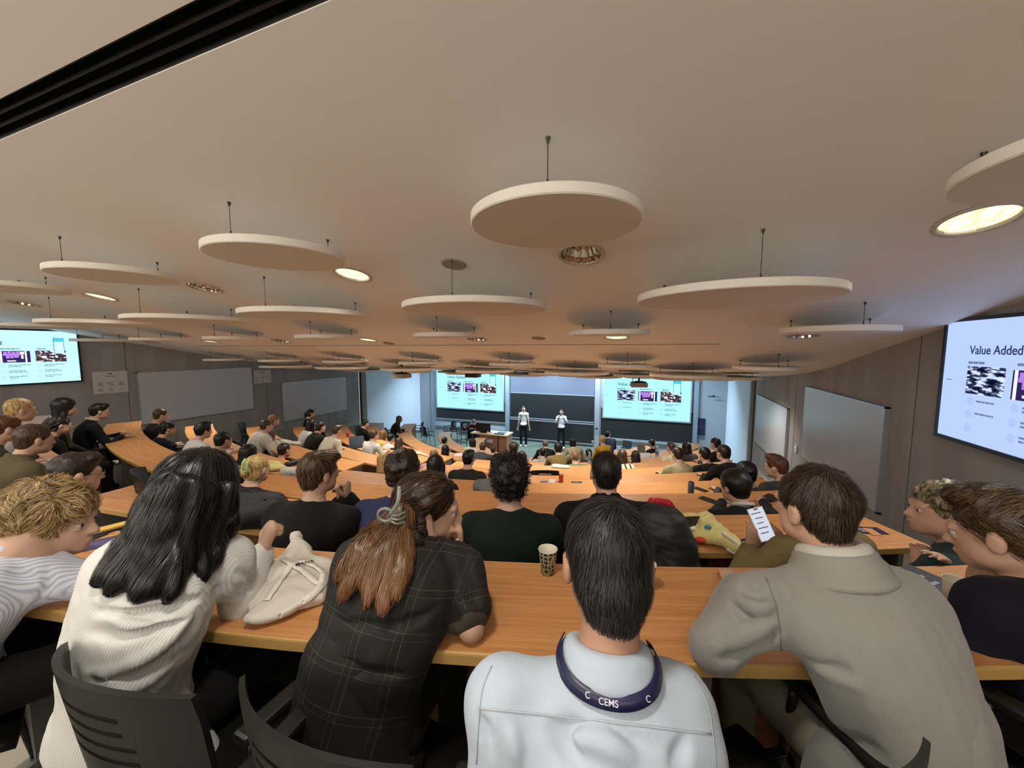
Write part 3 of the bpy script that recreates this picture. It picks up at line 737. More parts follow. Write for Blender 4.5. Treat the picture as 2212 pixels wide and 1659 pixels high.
ROWTXT = ['', 'nearest row with a tote bag and paper cups on it', 'second row from the camera', 'third row from the camera', 'fourth row from the camera', 'fifth row from the camera', 'sixth row from the camera', 'seventh row from the camera', 'eighth row from the camera', 'ninth row from the camera', 'tenth row from the camera', 'front row on the stage floor']
desk(1, R(9.2), R(29), 'curved orange wood desk, ' + ROWTXT[1])
for k in range(2, 12):
    a0 = math.asin(.56/RF[k]) if k < 9 else R([0, 0, 0, 0, 0, 0, 0, 0, 0, 10, 14, 15][k])
    desk(k, a0, a_right(k, 1.3) if k < 11 else R(72), 'curved orange wood desk, right of the stepped aisle, ' + ROWTXT[k])
    if k == 2: aL = R(-23)
    else: aL = -math.asin(min(.93, (-9.05-CX0)*-1/(RF[k]))) if k < 8 else R([0]*8 and 0 or {8: -44, 9: -60, 10: -56, 11: -66}[k])
    desk(k, aL, {11: R(-10), 10: R(-8)}.get(k, R(-.3)), 'curved orange wood desk, left of the stepped aisle, ' + ROWTXT[k])

# ------------------------------------------------ chairs (black shell, four slots, armrests)
M_PL = mat('chair_plastic', (17, 17, 17), .42, bump=(260, .15, .001)); M_TUB = mat('chair_tube', (44, 44, 44), .35, metal=.5)
def chair_meshes():
    out = []
    # back shell with four curved slots: boolean-free, built as strips between slot rows
    bm = bmesh.new(); W_, H_ = .46, .40; z0 = .50
    nu, nv = 24, 33
    slots = [(.655, .012), (.705, .012), (.755, .012), (.805, .012)]     # (height, half thickness)
    def P(u, v, t):                                            # u -1..1, v 0..1
        w = (W_/2)*(1 - .10*(1-v)**2 - (.18*max(0, v-.8)/.2)**2*1.4)
        x = u*w; z = z0 + v*H_ - (.035*u*u if v > .9 else .035*u*u*v)
        y = -.235 - .05*v + .075*u*u + t                        # wings curve forward
        return Vector((x, y, z))
    V = {}
    for side, t in ((0, 0.0), (1, -.012)):
        for i in range(nu+1):
            for j in range(nv+1): V[side, i, j] = bm.verts.new(P(-1+2*i/nu, j/nv, t))
    def hole(i, j): return (18 <= j <= 29) and (j-18) % 3 == 0 and 8 - (j-18)//3*.5 <= i < 18 - (j-18)//3*.5
    H = {(i, j) for i in range(nu) for j in range(nv) if hole(i, j)}
    for i in range(nu):
        for j in range(nv):
            if (i, j) in H: continue
            bm.faces.new((V[0, i, j], V[0, i+1, j], V[0, i+1, j+1], V[0, i, j+1])); bm.faces.new((V[1, i, j], V[1, i, j+1], V[1, i+1, j+1], V[1, i+1, j]))
    def wall(a, b): 
        try: bm.faces.new((V[0, a[0], a[1]], V[0, b[0], b[1]], V[1, b[0], b[1]], V[1, a[0], a[1]]))
        except ValueError: pass
    def solid(i, j): return 0 <= i < nu and 0 <= j < nv and (i, j) not in H
    for i in range(nu+1):
        for j in range(nv):
            if solid(i, j) != solid(i-1, j): wall((i, j), (i, j+1))
    for i in range(nu):
        for j in range(nv+1):
            if solid(i, j) != solid(i, j-1): wall((i, j), (i+1, j))
    bmesh.ops.recalc_face_normals(bm, faces=bm.faces[:]); out.append(('backrest', bm_mesh(bm), M_PL))
    bm = bmesh.new(); nu, nv = 12, 12; V = {}
    for side, t in ((0, 0), (1, -.02)):
        for i in range(nu+1):
            for j in range(nv+1):
                u = -1+2*i/nu; v = j/nv; e = (abs(u)**4)
                V[side, i, j] = bm.verts.new((u*.23*(1-.06*v), -.22+.44*v, .455 + t - .012*(1-u*u) - .03*max(0, v-.8)/.2 + .02*max(0, .2-v)/.2*0 + .012*e))
    for i in range(nu):
        for j in range(nv):
            bm.faces.new((V[0, i, j], V[0, i+1, j], V[0, i+1, j+1], V[0, i, j+1])); bm.faces.new((V[1, i, j], V[1, i, j+1], V[1, i+1, j+1], V[1, i+1, j]))
    for i in range(nu):
        for j in (0, nv): bm.faces.new((V[0, i, j], V[0, i+1, j], V[1, i+1, j], V[1, i, j]))
    for j in range(nv):
        for i in (0, nu): bm.faces.new((V[0, i, j], V[0, i, j+1], V[1, i, j+1], V[1, i, j]))
    bmesh.ops.recalc_face_normals(bm, faces=bm.faces[:]); out.append(('seat', bm_mesh(bm), M_PL))
    for s in (-1, 1):
        bm = bmesh.new(); box(bm, (s*.285, -.03, .665), (.05, .34, .028), bevel=.01); out.append(('armrest', bm_mesh(bm), M_PL))
        bm = bmesh.new(); tube(bm, catmull([(s*.285, .11, .65), (s*.285, .14, .4), (s*.27, .2, .02)], 5), .012); cyl(bm, (s*.27, .2, .0), (s*.27, .2, .03), .016, n=10); out.append(('leg', bm_mesh(bm), M_TUB))
        bm = bmesh.new(); tube(bm, catmull([(s*.285, -.17, .65), (s*.285, -.2, .4), (s*.27, -.26, .02)], 5), .012); cyl(bm, (s*.27, -.26, .0), (s*.27, -.26, .03), .016, n=10); out.append(('leg', bm_mesh(bm), M_TUB))
        bm = bmesh.new(); tube(bm, [(s*.285, -.19, .44), (s*.2, -.19, .435), (s*.2, -.24, .52)], .011); tube(bm, [(s*.285, .13, .44), (s*.2, .13, .435)], .011); out.append(('frame_bracket', bm_mesh(bm), M_TUB))
    return out
CHM = chair_meshes()
def chair(p, rz, label, group='black chairs pushed up to the desks'):
    r = empty('chair', p, label, 'chair', group, rz=rz)
    for nm, me, m in CHM: link(nm, me, m, r, smooth=nm in ('leg', 'seat'))
    return r
# ------------------------------------------------ people
SKIN = {'fair': mat('skin_fair', (188, 150, 128), .5, noise=14, var=.07), 'tan': mat('skin_tan', (168, 128, 104), .5, noise=14, var=.07), 'brown': mat('skin_brown', (128, 86, 62), .5, noise=14, var=.07)}
HC = {'black': ((7, 6, 7), (24, 22, 22)), 'darkbrown': ((20, 14, 11), (50, 37, 28)), 'brown': ((38, 27, 19), (86, 63, 43)), 'reddish': ((56, 32, 22), (112, 66, 44)), 'lightbrown': ((84, 62, 40), (146, 114, 76)),
      'blond': ((128, 98, 58), (214, 184, 124)), 'grey': ((58, 55, 50), (140, 134, 122))}
def HM(c): return hair_mat('hair_'+c, *HC[c])
def cloth(c, rough=.85, nm=None):
    return mat(nm or 'cloth_%d_%d_%d' % tuple(c), tuple(max(0, v*(.62 if max(c) < 60 else .92)) for v in c), rough, bump=(22, .45, .012), sheen=.03, spec=.25)
M_EYEW = mat('eye_white', (176, 168, 160), .25); M_IRIS = mat('iris_dark', (30, 20, 14), .2)
def frame(f, u=(0, 0, 1)):
    f = unit(f); r = unit(np.cross(f, u)); return r, f, np.cross(r, f)
def put(S, c, F3, o, r, k=.02, op='u', s=1.0):
    """ellipsoid at an offset given in the frame F3=(right, forward, up)"""
    A = np.stack(F3, 1); S.el(c + A @ (np.array(o, float)*s), np.array(r, float)*s, A, k*s, op)
def prc(S, c, F3, a, b, ra, rb, k=.02, op='u', s=1.0, flat=None):
    A = np.stack(F3, 1); S.rc(c + A @ (np.array(a, float)*s), c + A @ (np.array(b, float)*s), ra*s, rb*s, k*s, op, flat)
def head_sdf(S, c, H, s=1.0, fine=True, e=0.0):
    put(S, c, H, (0, -.014, .022), (.074+e, .093+e, .087+e), .02, s=s)
    put(S, c, H, (0, .028, -.042), (.058, .066, .074), .03, s=s); put(S, c, H, (0, .066, -.09), (.027, .024, .02), .025, s=s)
    for x in (-1, 1): put(S, c, H, (x*.043, .012, -.066), (.022, .04, .026), .03, s=s)
    prc(S, c, H, (0, .09, -.002), (0, .108, -.036), .008, .012, .012, s=s)
    put(S, c, H, (0, .078, .014), (.05, .018, .013), .02, s=s)
    if fine:
        for x in (-1, 1):
            put(S, c, H, (x*.031, .1, -.006), (.013, .011, .0055), .005, 's', s=s); put(S, c, H, (x*.031, .084, .006), (.016, .01, .004), .006, s=s); put(S, c, H, (x*.031, .082, -.017), (.014, .008, .004), .008, s=s)
            put(S, c, H, (x*.011, .098, -.038), (.009, .01, .007), .006, s=s)
        put(S, c, H, (0, .09, -.062), (.022, .013, .0055), .006, s=s); put(S, c, H, (0, .089, -.071), (.018, .012, .006), .004, s=s)
    for x in (-1, 1):
        put(S, c, H, (x*.080, -.008, -.016), (.012, .021, .033), .006, s=s)
        if fine: put(S, c, H, (x*.094, .0, -.014), (.008, .011, .02), .006, 's', s=s)
def hand_sdf(S, w, d, n, side, s=1.0, curl=.35, rm=.0, spread=1.0, thumb=True):
    """w wrist, d pointing direction, n back-of-hand normal, side=+1 when the thumb lies along cross(d, n)"""
    d = unit(d); n = unit(n - d*np.dot(n, d)); t = np.cross(d, n)*side
    S.rc(w + d*.018*s, w + d*.078*s, .031*s, .038*s, .012, flat=(n, .42))
    for x, L in ((.028, .072), (.010, .080), (-.009, .075), (-.027, .058)):
        p = w + d*.088*s + t*x*s; a = .15*curl
        dd = unit(d + t*x*spread*4.0)
        for j, q in enumerate((.44, .31, .25)):
            a += curl*(.8 if j == 0 else 1.0); v = dd*math.cos(a) - n*math.sin(a); p2 = p + v*L*q*s
            S.rc(p, p2, max(rm, (.0088-.0008*j)*s), max(rm, (.0082-.001*j)*s), .004); p = p2
    if thumb:
        p = w + d*.028*s + t*.026*s; v = unit(d*.62 + t*.78 - n*.25); p2 = p + v*.042*s; S.rc(p, p2, .0125*s, .0105*s, .01)
        v = unit(d*.85 + t*.35 - n*.35); S.rc(p2, p2+v*.032*s, .0105*s, .0085*s, .006)
def ik(a, b, l1, l2, pole):
    d = b - a; L = np.linalg.norm(d)
    if L > (l1+l2)*.985: s = L/((l1+l2)*.985); l1 *= s; l2 *= s
    if L < 1e-4: return a
    x = (l1*l1 - l2*l2 + L*L)/(2*L); h = math.sqrt(max(0, l1*l1-x*x)); u = d/L
    p = pole - u*np.dot(pole, u); return a + u*x + unit(p)*h
def fc_attr(me, P, segs, right, up, org):
    """cloth coordinates: across / along the torso, around / along each sleeve"""
    P = np.asarray(P); n = len(P); best = np.full(n, 1e9); U = np.zeros((n, 3))
    A = P - org; fw = np.cross(up, right); dt = np.abs(A@right) ; U[:, 0] = A@right; U[:, 1] = A@up
    best = np.maximum(0, dt-.15)
    for (a, b) in segs:
        ba = b-a; L = np.linalg.norm(ba); q = P-a; t = np.clip(q@ba/(L*L), 0, 1); c = a + t[:, None]*ba; d = np.linalg.norm(P-c, axis=1) 
        m = d < .075
        m &= (dt > .14) | (t > .55)
        e1 = unit(np.cross(ba, right) if abs(np.dot(unit(ba), right)) < .9 else np.cross(ba, up)); e2 = unit(np.cross(ba, e1)); r = P-c
        ang = np.arctan2(r@e2, r@e1)*.055
        U[m, 0] = ang[m]; U[m, 1] = (t*L)[m]
    at = me.attributes.new('fc', 'FLOAT_VECTOR', 'POINT'); at.data.foreach_set('vector', U.astype(np.float32).ravel())
def hair_sdf(S, c, H, style, s=1.0, vol=.0, L=.25, back=None, down=None, nape=0.0):
    r_, f_, u_ = H; back = -f_ if back is None else unit(back); dn = np.array((0, 0, -1.0)) if down is None else unit(down)
    v = vol
    put(S, c, H, (0, -.018, .03+v*.3), (.081+v, .099+v, .088+v), .015, s=s)
    if style in ('short', 'crop', 'top', 'side'): put(S, c, H, (0, -.052, -.035), (.060+v*.3, .046+v*.3, .058), .03, s=s)
    else: put(S, c, H, (0, -.058, -.03), (.064+v*.5, .047+v*.5, .062), .02, s=s)
    if style in ('short', 'curly', 'crop', 'side', 'top'):
        if style == 'side': put(S, c, H, (.015, .05, .085), (.06, .045, .03), .02, s=s)
        if style == 'top':
            put(S, c, H, (0, .02, .1+v), (.06, .075, .032), .02, s=s)
        if style == 'curly': prc(S, c, H, (-.05, -.05, -.06), (.05, -.05, -.06), .02, .02, .02, s=s)
        put(S, c, H, (0, .098, -.045), (.085, .075, .083), .012, 's', s=s)
        for x in (-1, 1): put(S, c, H, (x*(.098), .012, -.046), (.027, .038, .052), .01, 's', s=s)
        if nape: prc(S, c, H, (0, -.045, -.05), (0, -.045, -.05-nape), .062, .050, .03, s=s)
        put(S, c, H, (0, -.02, -.165-nape), (.12, .13, .07), .012, 's', s=s)
    else:
        put(S, c, H, (0, .10, -.04), (.062, .07, .085), .012, 's', s=s)
        if style in ('long', 'bob'):
            LL = .13 if style == 'bob' else L
            top = c + back*.045*s + u_*.0
            m1 = top + (dn*.16 + back*.045)*s; end = top + (dn*LL + back*.06)*s
            S.rc(top + u_*.02, top + dn*.1*s + back*.03*s, .078*s, .075*s, .03, flat=(back, .72))
            if style == 'long': S.rc(m1 - dn*.06*s, end, .074*s, .052*s, .03, flat=(back, .45))
            for x in (-1, 1):
                a = c + r_*x*.066*s + f_*.0 - u_*.0; b = a + dn*(min(LL, .2))*s + back*.03*s + r_*x*.008
                S.rc(a, b, .034*s, .026*s, .025)
        if style in ('pony', 'bun'): put(S, c, H, (0, -.04, -.05), (.069, .06, .055), .025, s=s)
        if style == 'pony':
            a = c + back*.105*s + u_*.03*s; S.rc(a, a + back*.035*s + dn*.03, .026*s, .035*s, .015); S.rc(a + back*.035*s + dn*.03, a + back*.045*s + dn*L*s, .036*s, .014*s, .02)
            for x in (-1, 1): put(S, c, H, (x*.09, .006, -.026), (.016, .022, .034), .01, 's', s=s)
        if style == 'bun':
            put(S, c, H, (0, -.125, -.005), (.04, .035, .045), .015, s=s)
            for x in (-1, 1): put(S, c, H, (x*.085, .012, -.03), (.02, .03, .04), .01, 's', s=s)
def person(label, head, face=None, row=None, hip=None, neck=None, fb=None, floor=None, hair=('short', 'brown'), top=(60, 60, 64), pants=(24, 24, 28), skin='fair',
           vox=.016, wr=None, el=None, wdir=None, sleeves='long', sh=.185, s=1.0, build=1.0, vol=0., hairL=.25, curl=.4, extras=(), top_mat=None, hair_mat_=None,
           fine=None, stand=False, wrinkle=.004, face_pitch=None, group='people seated at the desks', hands=(1, 1), hair_disp=None, collar=None, bare_hair=False, knees=None, wn=None, hair_cfg=None, legs=True, folds=(), nape=0.0, topname='shirt', sh_pts=None, coat=0.0, rise=0.0, hoff=0.0, smooth=1):
    head = v3(head)
    if row is not None:
        a = angle_of(head); rh = math.hypot(head[0]-CX0, head[1]-CY0) + shrink(a); rn = RF[row]+.45
        if floor is None: floor = FLZ[row]
        if hip is None:
            rr = min(max(rh + .16 + hoff, rn+.16), rn+.46); hip = v3(arc(rr, a, floor+.54))
        if fb is None: fb = np.array((CX0-head[0], CY0-head[1], 0))
        if wr is None:
            rr = max(rn - .2, rh - .27 + shrink(a)*0); zz = TOPZ[row]+.035
            if rr > rn - .04: rr = math.hypot(hip[0]-CX0, hip[1]-CY0) + shrink(a) - .27; zz = floor + .66 if rr > rn + .06 else TOPZ[row]+.035
            hw = .10/rr; wr = [v3(arc(rr, a - hw, zz)), v3(arc(rr, a + hw, zz))]; wdir = [fb + rbx for rbx in (np.cross(unit(fb), (0, 0, 1))*.4, np.cross(unit(fb), (0, 0, 1))*-.4)] if wdir is None else wdir
    hip = v3(hip); fb = unit(np.array((fb[0], fb[1], 0.0))); B = frame(fb); rb = B[0]; up = np.array((0, 0, 1.0))
    if face is None:
        T = np.array((-5.0, 15.0, 1.5)); face = T - head
    H = frame(face)
    if neck is None: neck = head - H[2]*.155*s - H[1]*.045*s - fb*.02
    neck = v3(neck); spine = neck - hip; su = unit(spine); rt = unit(rb - su*np.dot(rb, su)); fw = np.cross(su, rt)*1.0
    if np.dot(fw, fb) < 0: fw = -fw
    T3 = (rt, fw, su); SL = np.linalg.norm(spine)
    shp = [neck - rt*sh*s - su*.066*s + fw*.01, neck + rt*sh*s - su*.066*s + fw*.01] if sh_pts is None else [v3(q) for q in sh_pts]
    mid = (hip+neck)/2 - fw*.045
    fine = (vox <= .012) if fine is None else fine
    rm = vox*.62
    if wr is None: wr = [shp[0]-up*.5+fb*.05-rb*.05, shp[1]-up*.5+fb*.05+rb*.05]
    wr = [v3(q) for q in wr]
    if el is None: el = [None, None]
    el = [ik(shp[i], wr[i], .29*s, .255*s, -up*.8 + (rb*(.75 if i else -.75)) - fb*.25) if el[i] is None else v3(el[i]) for i in (0, 1)]
    if wdir is None: wdir = [None, None]
    wd_ = [unit(wr[i]-el[i]) if wdir[i] is None else unit(v3(wdir[i])) for i in (0, 1)]
    wn_ = [up if (wn is None or wn[i] is None) else v3(wn[i]) for i in (0, 1)]
    wn_ = [n_ if abs(np.dot(unit(n_), wd_[i])) < .95 else -fb for i, n_ in enumerate(wn_)]
    hp = [hip - rb*.09, hip + rb*.09]
    if knees is None:
        if stand: kn = [hp[i] + fb*.02 + up*(-.43) + rb*(.02*(1 if i else -1)) for i in (0, 1)]
        else: kn = [hp[i] + fb*.41 + rb*(.05*(1 if i else -1)) + up*(floor+.50-hip[2]) for i in (0, 1)]
    else: kn = [v3(q) for q in knees]
    an = [np.array((kn[i][0], kn[i][1], floor+.085)) + fb*(.0 if not stand else -.03) for i in (0, 1)]
    base = Vector((hip[0], hip[1], floor))
    o3 = v3(base)
    root = empty('person', base, label, 'person', group)
    def emit(nm, S, m, parent=root, disp=None, h=vox, fc=False, sm=smooth):
        for i, q in enumerate(S.p):
            q = list(q); q[1] = q[1] - o3
            if q[0] == 'rc': q[2] = q[2] - o3
            S.p[i] = tuple(q)
        P, F = S.mesh(h, disp, sm)
        me = np_mesh(nm, P, F)
        if fc: fc_attr(me, P + o3, [(shp[i], el[i]) for i in (0, 1)] + [(el[i], wr[i]) for i in (0, 1)], rt, su, hip)
        return link(nm, me, m, parent)
    def torso(S, e):
        b = build
        put(S, hip, (rb, fb, up), (0, 0, .02), (.165*b+e, .125*b+e, .12+e), .04)
        put(S, mid, T3, (0, .0, -.05), (.145*b+e, .108*b+e, SL*.30+e), .06)
        put(S, mid, T3, (0, -.0, SL*.16), (.16*b*sh/.185+e, .112*b+e, SL*.30+e), .06)
        S.rc(shp[0]+su*-.02, shp[1]+su*-.02, .058+e, .058+e, .06)
        for q in shp: S.rc(neck + su*(.008-e), q + su*.004, .038+e, .046+e, .05)
        put(S, neck, T3, (0, -.045, -.10), (.15*sh/.185+e, .055+e, .11), .05)
    # body: one continuous skin
    S = SDF(); head_sdf(S, head, H, s, fine)
    S.rc(head - H[2]*.06*s - H[1]*.028*s, neck - su*.01, .053*s, .056*s, .025)
    torso(S, -.022)
    for i in (0, 1):
        S.rc(shp[i], el[i], .040*s, .034*s, .02); S.rc(el[i], wr[i], .036*s, .024*s, .015)
        if hands[i]: hand_sdf(S, wr[i], wd_[i], wn_[i], -1 if i else 1, s*.98, curl if not isinstance(curl, tuple) else curl[i], rm)
        if legs: S.rc(hp[i], kn[i], .06, .045, .03); S.rc(kn[i], an[i], .042, .032, .02); S.rc(an[i], an[i]+fb*.12-up*.05, .03, .025, .02)
    emit('body', S, SKIN[skin])
    # trousers
    if legs:
        S = SDF(); put(S, hip, (rb, fb, up), (0, 0, -.02), (.172*build, .138*build, .10), .03)
        for i in (0, 1): S.rc(hp[i], kn[i], .084, .064, .04); S.rc(kn[i], an[i]+up*.0, .062, .05, .03)
        emit('trousers', S, cloth(pants), disp=wob(24, wrinkle*.8, 3), h=max(vox, .011))
        if pants != 'none':
            for i in (0, 1):
                S = SDF(); S.rc(an[i]-up*.04, an[i]+fb*.15-up*.045, .042, .036, .02, flat=(up, .8)); S.rc(an[i]-up*.045-fb*.03, an[i]-up*.02, .04, .042, .02)
                emit('shoe', S, mat('shoe_white', (222, 220, 214), .6) if stand == 2 else mat('shoe_black', (20, 20, 22), .4), h=max(vox, .011))
    # upper garment
    S = SDF(); torso(S, .004+coat)
    for i in (0, 1):
        if sleeves == 'short': m_ = shp[i] + (el[i]-shp[i])*.66; S.rc(shp[i], m_, (.062 if vox < .01 else .046)+coat, (.064 if vox < .01 else .048)+coat, .04)
        else:
            S.rc(shp[i], el[i], .060+coat, .050+coat, .04)
            if sleeves != 'elbow': S.rc(el[i], wr[i]-wd_[i]*.005, .051+coat, .036+coat, .02)
    nk = head - H[2]*.05 - H[1]*.03
    S.rc(nk + su*.08, neck + su*.045 + fw*.02, .062, .066, .012, 's')
    if collar == 'high':
        for i in range(10):
            a1, a2 = [2*PI*(i+j)/10 for j in (0, 1)]
            q = [neck + su*.035 + rt*math.cos(x)*.066 + fw*(math.sin(x)*.066+.005) for x in (a1, a2)]; S.rc(q[0], q[1], .017, .017, .008)
    if folds:
        P_, F_ = S.mesh(vox*1.6); bv = BVHTree.FromPolygons(P_.tolist(), F_.tolist())
        for pts_, r_, op_ in folds:
            hit = [cast_px([bv], *q) for q in pts_]; hit = [v3(q[0] - q[1]*(r_*.35 if op_ == 'u' else -r_*.25)) for q in hit if q is not None]
            hit = [v3(q) for q in catmull(hit, 4)] if len(hit) > 2 else hit; n_ = len(hit)
            for i in range(n_-1):
                t0, t1 = [max(.25, math.sin(PI*(i+j+.4)/(n_+.2))) for j in (0, 1)]; S.rc(hit[i], hit[i+1], r_*t0, r_*t1, r_*1.1, op_)
    cl = emit(topname, S, top_mat or cloth(top), disp=wob(17, wrinkle, int(abs(head[0])*10) % 9), fc=True)
    if collar and collar != 'high':
        S = SDF()
        for i in range(12):
            x1, x2 = [-PI/2 - 2.75 + 5.5*(i+j)/12 for j in (0, 1)]
            q = [neck + su*(.042 - .012*math.sin(x)) + rt*math.cos(x)*.066 + fw*(math.sin(x)*.066+.004) for x in (x1, x2)]; S.rc(q[0], q[1], .013, .013, .006)
        emit('collar', S, cloth(collar), h=min(vox, .008) if vox < .012 else vox)
    # hair
    st, hc = hair
    S = SDF(); hair_sdf(S, head, H, st, s, vol, hairL, nape=nape, back=-fb*.6-H[1]*.4, **(hair_cfg or {}))
    amp = {'curly': .010, 'short': .004, 'crop': .0015, 'side': .004, 'top': .006}.get(st, .004)*(1 if vox > .008 else .8)
    dsp = hair_disp or (wob(95, amp*1.2, 5) if st == 'curly' else wob(70, amp, 2, 1, 1, .35 if st in ('long', 'bob', 'pony') else .8))
    ho = emit('hair', S, hair_mat_ or HM(hc), disp=dsp)
    if fine and np.dot(H[1], v3(_FW)) < .93:
        for x in (-1, 1):
            A = np.stack(H, 1); pc = head + A @ (np.array((x*.031, .0795, -.006))*s) - o3; bm = bmesh.new()
            bmesh.ops.create_uvsphere(bm, u_segments=14, v_segments=8, radius=.0112*s, matrix=Matrix.Translation(pc)); 
            e_ = bm_obj('eye', bm, M_EYEW, root, smooth=True)
            bm = bmesh.new(); pi = pc + H[1]*.0060*s; bmesh.ops.create_uvsphere(bm, u_segments=10, v_segments=6, radius=.0070*s, matrix=Matrix.Translation(pi)); bm_obj('iris', bm, M_IRIS, e_, smooth=True)
    return dict(root=root, o=o3, H=H, head=head, neck=neck, T3=T3, hip=hip, shp=shp, el=el, wr=wr, fb=fb, rb=rb, hair=ho, top=cl, emit=emit, wd=wd_)

from mathutils.bvhtree import BVHTree
def cast_px(bvs, px, py):
    d = ray(px, py).normalized(); best = None
    for b in bvs:
        q = b.ray_cast(EYE, d)
        if q[0] is not None and (best is None or q[3] < best[3]): best = q
    return best
def bvh_of(o, o3):
    return BVHTree.FromPolygons([v.co + Vector(o3) for v in o.data.vertices], [p.vertices[:] for p in o.data.polygons])
def fold_collar(r, m, name, r0=.060, hh=.040, drop=.026, out=.016, th=.0045, h=.0042, gap=.5, tilt=.18):
    """band round the neck with a turned-down outer leaf"""
    S = SDF(); ax = unit(r['head'] - r['H'][1]*.03 - r['neck']); f = unit(r['T3'][1] - ax*np.dot(r['T3'][1], ax)); q = np.cross(f, ax); c = r['neck'] + ax*.012 + f*.008
    n = 26
    for i in range(n):
        x1, x2 = [-PI/2 - (PI-gap) + 2*(PI-gap)*(i+j)/n for j in (0, 1)]
        for lv, rr_ in ((0, r0+.006), (hh*.5, r0+.002), (hh, r0), (hh-.002, r0+.005), (hh-drop*.5, r0+out*.6), (hh-drop, r0+out)):
            p = [c + ax*(lv - tilt*.12*math.sin(x)*0 - .012*max(0, math.sin(x))) + q*math.cos(x)*rr_ + f*math.sin(x)*rr_*1.05 for x in (x1, x2)]; S.rc(p[0], p[1], th, th, .02)
    return r['emit'](name, S, m, h=h, sm=4)
def hpx(px, py, row, h=1.17):
    """head centre on the sight line at seated head height h above that row's floor"""
    return WZ(px, py, FLZ[row] + h)
VOX = {1: .007, 2: .009, 3: .011, 4: .013, 5: .015, 6: .017, 7: .018, 8: .02, 9: .021, 10: .022, 11: .023}
PEOPLE = []
def seat(label, short, px, py, row, h=1.17, chair_=True, **kw):
    hd = hpx(px, py, row, h)
    r = person(label, hd, row=row, vox=kw.pop('vox', VOX[row]), **kw)
    if chair_:
        hp = r['hip']; rz = math.atan2(-r['fb'][0], r['fb'][1])
        p = Vector((hp[0], hp[1], FLZ[row])) + Vector(r['fb'])*(.02)
        chair(p, rz, 'black chair under the ' + short, 'chairs with people sitting on them')
    PEOPLE.append(r); return r
def yawed(px, py, row, deg, pitch=-8, h=1.17):
    """look direction turned deg to the left of the stage direction"""
    hd = hpx(px, py, row, h); a = math.atan2(15.0-hd.y, -5.0-hd.x) + R(deg); return np.array((math.cos(a)*math.cos(R(pitch)), math.sin(a)*math.cos(R(pitch)), math.sin(R(pitch))))
BLK, NAVY, WHT, CRM, GRY, OLV = (22, 22, 24), (24, 28, 44), (205, 204, 200), (196, 188, 168), (84, 84, 90), (86, 80, 58)
# left block
seat('person with pale blond hair at the far left edge, second row, white top', 'blond person at the far left edge', 45, 885, 2, 1.2, hair=('short', 'blond'), top=WHT, vox=.011)
seat('person with a dark bob by the left wall beside the black suit man', 'person with a dark bob by the left wall', 140, 880, 3, 1.28, hair=('bob', 'black'), top=(62, 54, 44), vol=.018)
r_ = seat('man in a black suit and white shirt in profile, hands joined on the left desk', 'man in a black suit on the left', 215, 888, 3, 1.17, hair=('side', 'black'), top=NAVY, collar=WHT, skin='fair', topname='jacket')
seat('man with cropped brown hair and olive jacket bending right, far left second row', 'man in the olive jacket far left', 75, 948, 2, 1.12, hair=('short', 'brown'), top=(92, 84, 60), collar='high', topname='jacket', coat=.01)
seat('dark haired person in black between the olive jacket man and the black suit man', 'dark haired person behind the olive jacket', 130, 918, 3, 1.1, hair=('curly', 'black'), top=BLK, hoff=.1)
seat('person with dark reddish hair cut off by the left picture edge', 'reddish haired person at the left edge', 15, 925, 2, 1.1, hair=('short', 'reddish'), top=(70, 66, 52), vox=.012)
r7 = seat('man with glasses, dark side parting and grey top in profile above the blond curls', 'man with glasses on the left', 165, 1022, 2, 1.12, hair=('side', 'darkbrown'), top=(74, 70, 72), hoff=.2, face=yawed(165, 1022, 2, -16))
seat('brown haired boy in a dark sweater, hand at mouth, under the first left whiteboard', 'brown haired boy under the whiteboard', 348, 897, 4, 1.2, hair=('short', 'brown'), top=(46, 42, 44))
seat('dark haired person in a navy suit reclining in front of the boy at the whiteboard', 'person in the navy suit on the left', 362, 926, 4, 1.08, hair=('curly', 'black'), top=(26, 32, 52), hoff=.2)
seat('man with tousled black hair and white shirt in the fourth row left block', 'man with tousled hair and white shirt', 440, 930, 4, 1.14, hair=('top', 'black'), top=WHT, vol=.008)
seat('man with short dark hair and black coat, open collar, behind the long black hair', 'man in the black coat, fourth row', 483, 951, 4, 1.14, hair=('short', 'black'), top=(24, 25, 32), collar=(200, 185, 170), skin='tan')
seat('woman with black hair leaning on her hand beside the blond woman with the clip', 'black haired woman in the fourth row', 539, 980, 4, 1.10, hair=('bob', 'black'), top=BLK, hoff=.2)
r15 = seat('blond woman with hair pinned by a pale green claw clip, third row', 'blond woman with the green clip', 556, 1012, 3, 1.08, hair=('bun', 'blond'), top=(48, 48, 50), hoff=.25, hairL=.14)
seat('man in a cream puffer jacket leaning over the fifth row desk', 'man in the cream puffer jacket', 575, 920, 5, 1.14, hair=('short', 'brown'), top=(205, 198, 186), collar='high', coat=.03, wrinkle=.012, topname='puffer_jacket')
seat('fair haired person hidden behind the cream puffer jacket', 'fair haired person past the puffer jacket', 592, 908, 5, 1.16, hair=('curly', 'lightbrown'), top=(110, 96, 90))
seat('dark haired person resting low on the fifth row desk with a red patterned top', 'person resting low on the desk', 615, 972, 5, 1.0, hair=('short', 'darkbrown'), top=(190, 80, 60), skin='tan', hoff=.1)
seat('woman with a black ponytail dressed in black, in front of the far left whiteboard', 'woman with the black ponytail', 672, 893, 7, 1.3, hair=('pony', 'black'), top=BLK, hairL=.16)
seat('woman with long black hair and white top by the left wall, sixth row', 'long haired woman in white, sixth row', 673, 917, 6, 1.2, hair=('long', 'black'), top=WHT, hairL=.32)
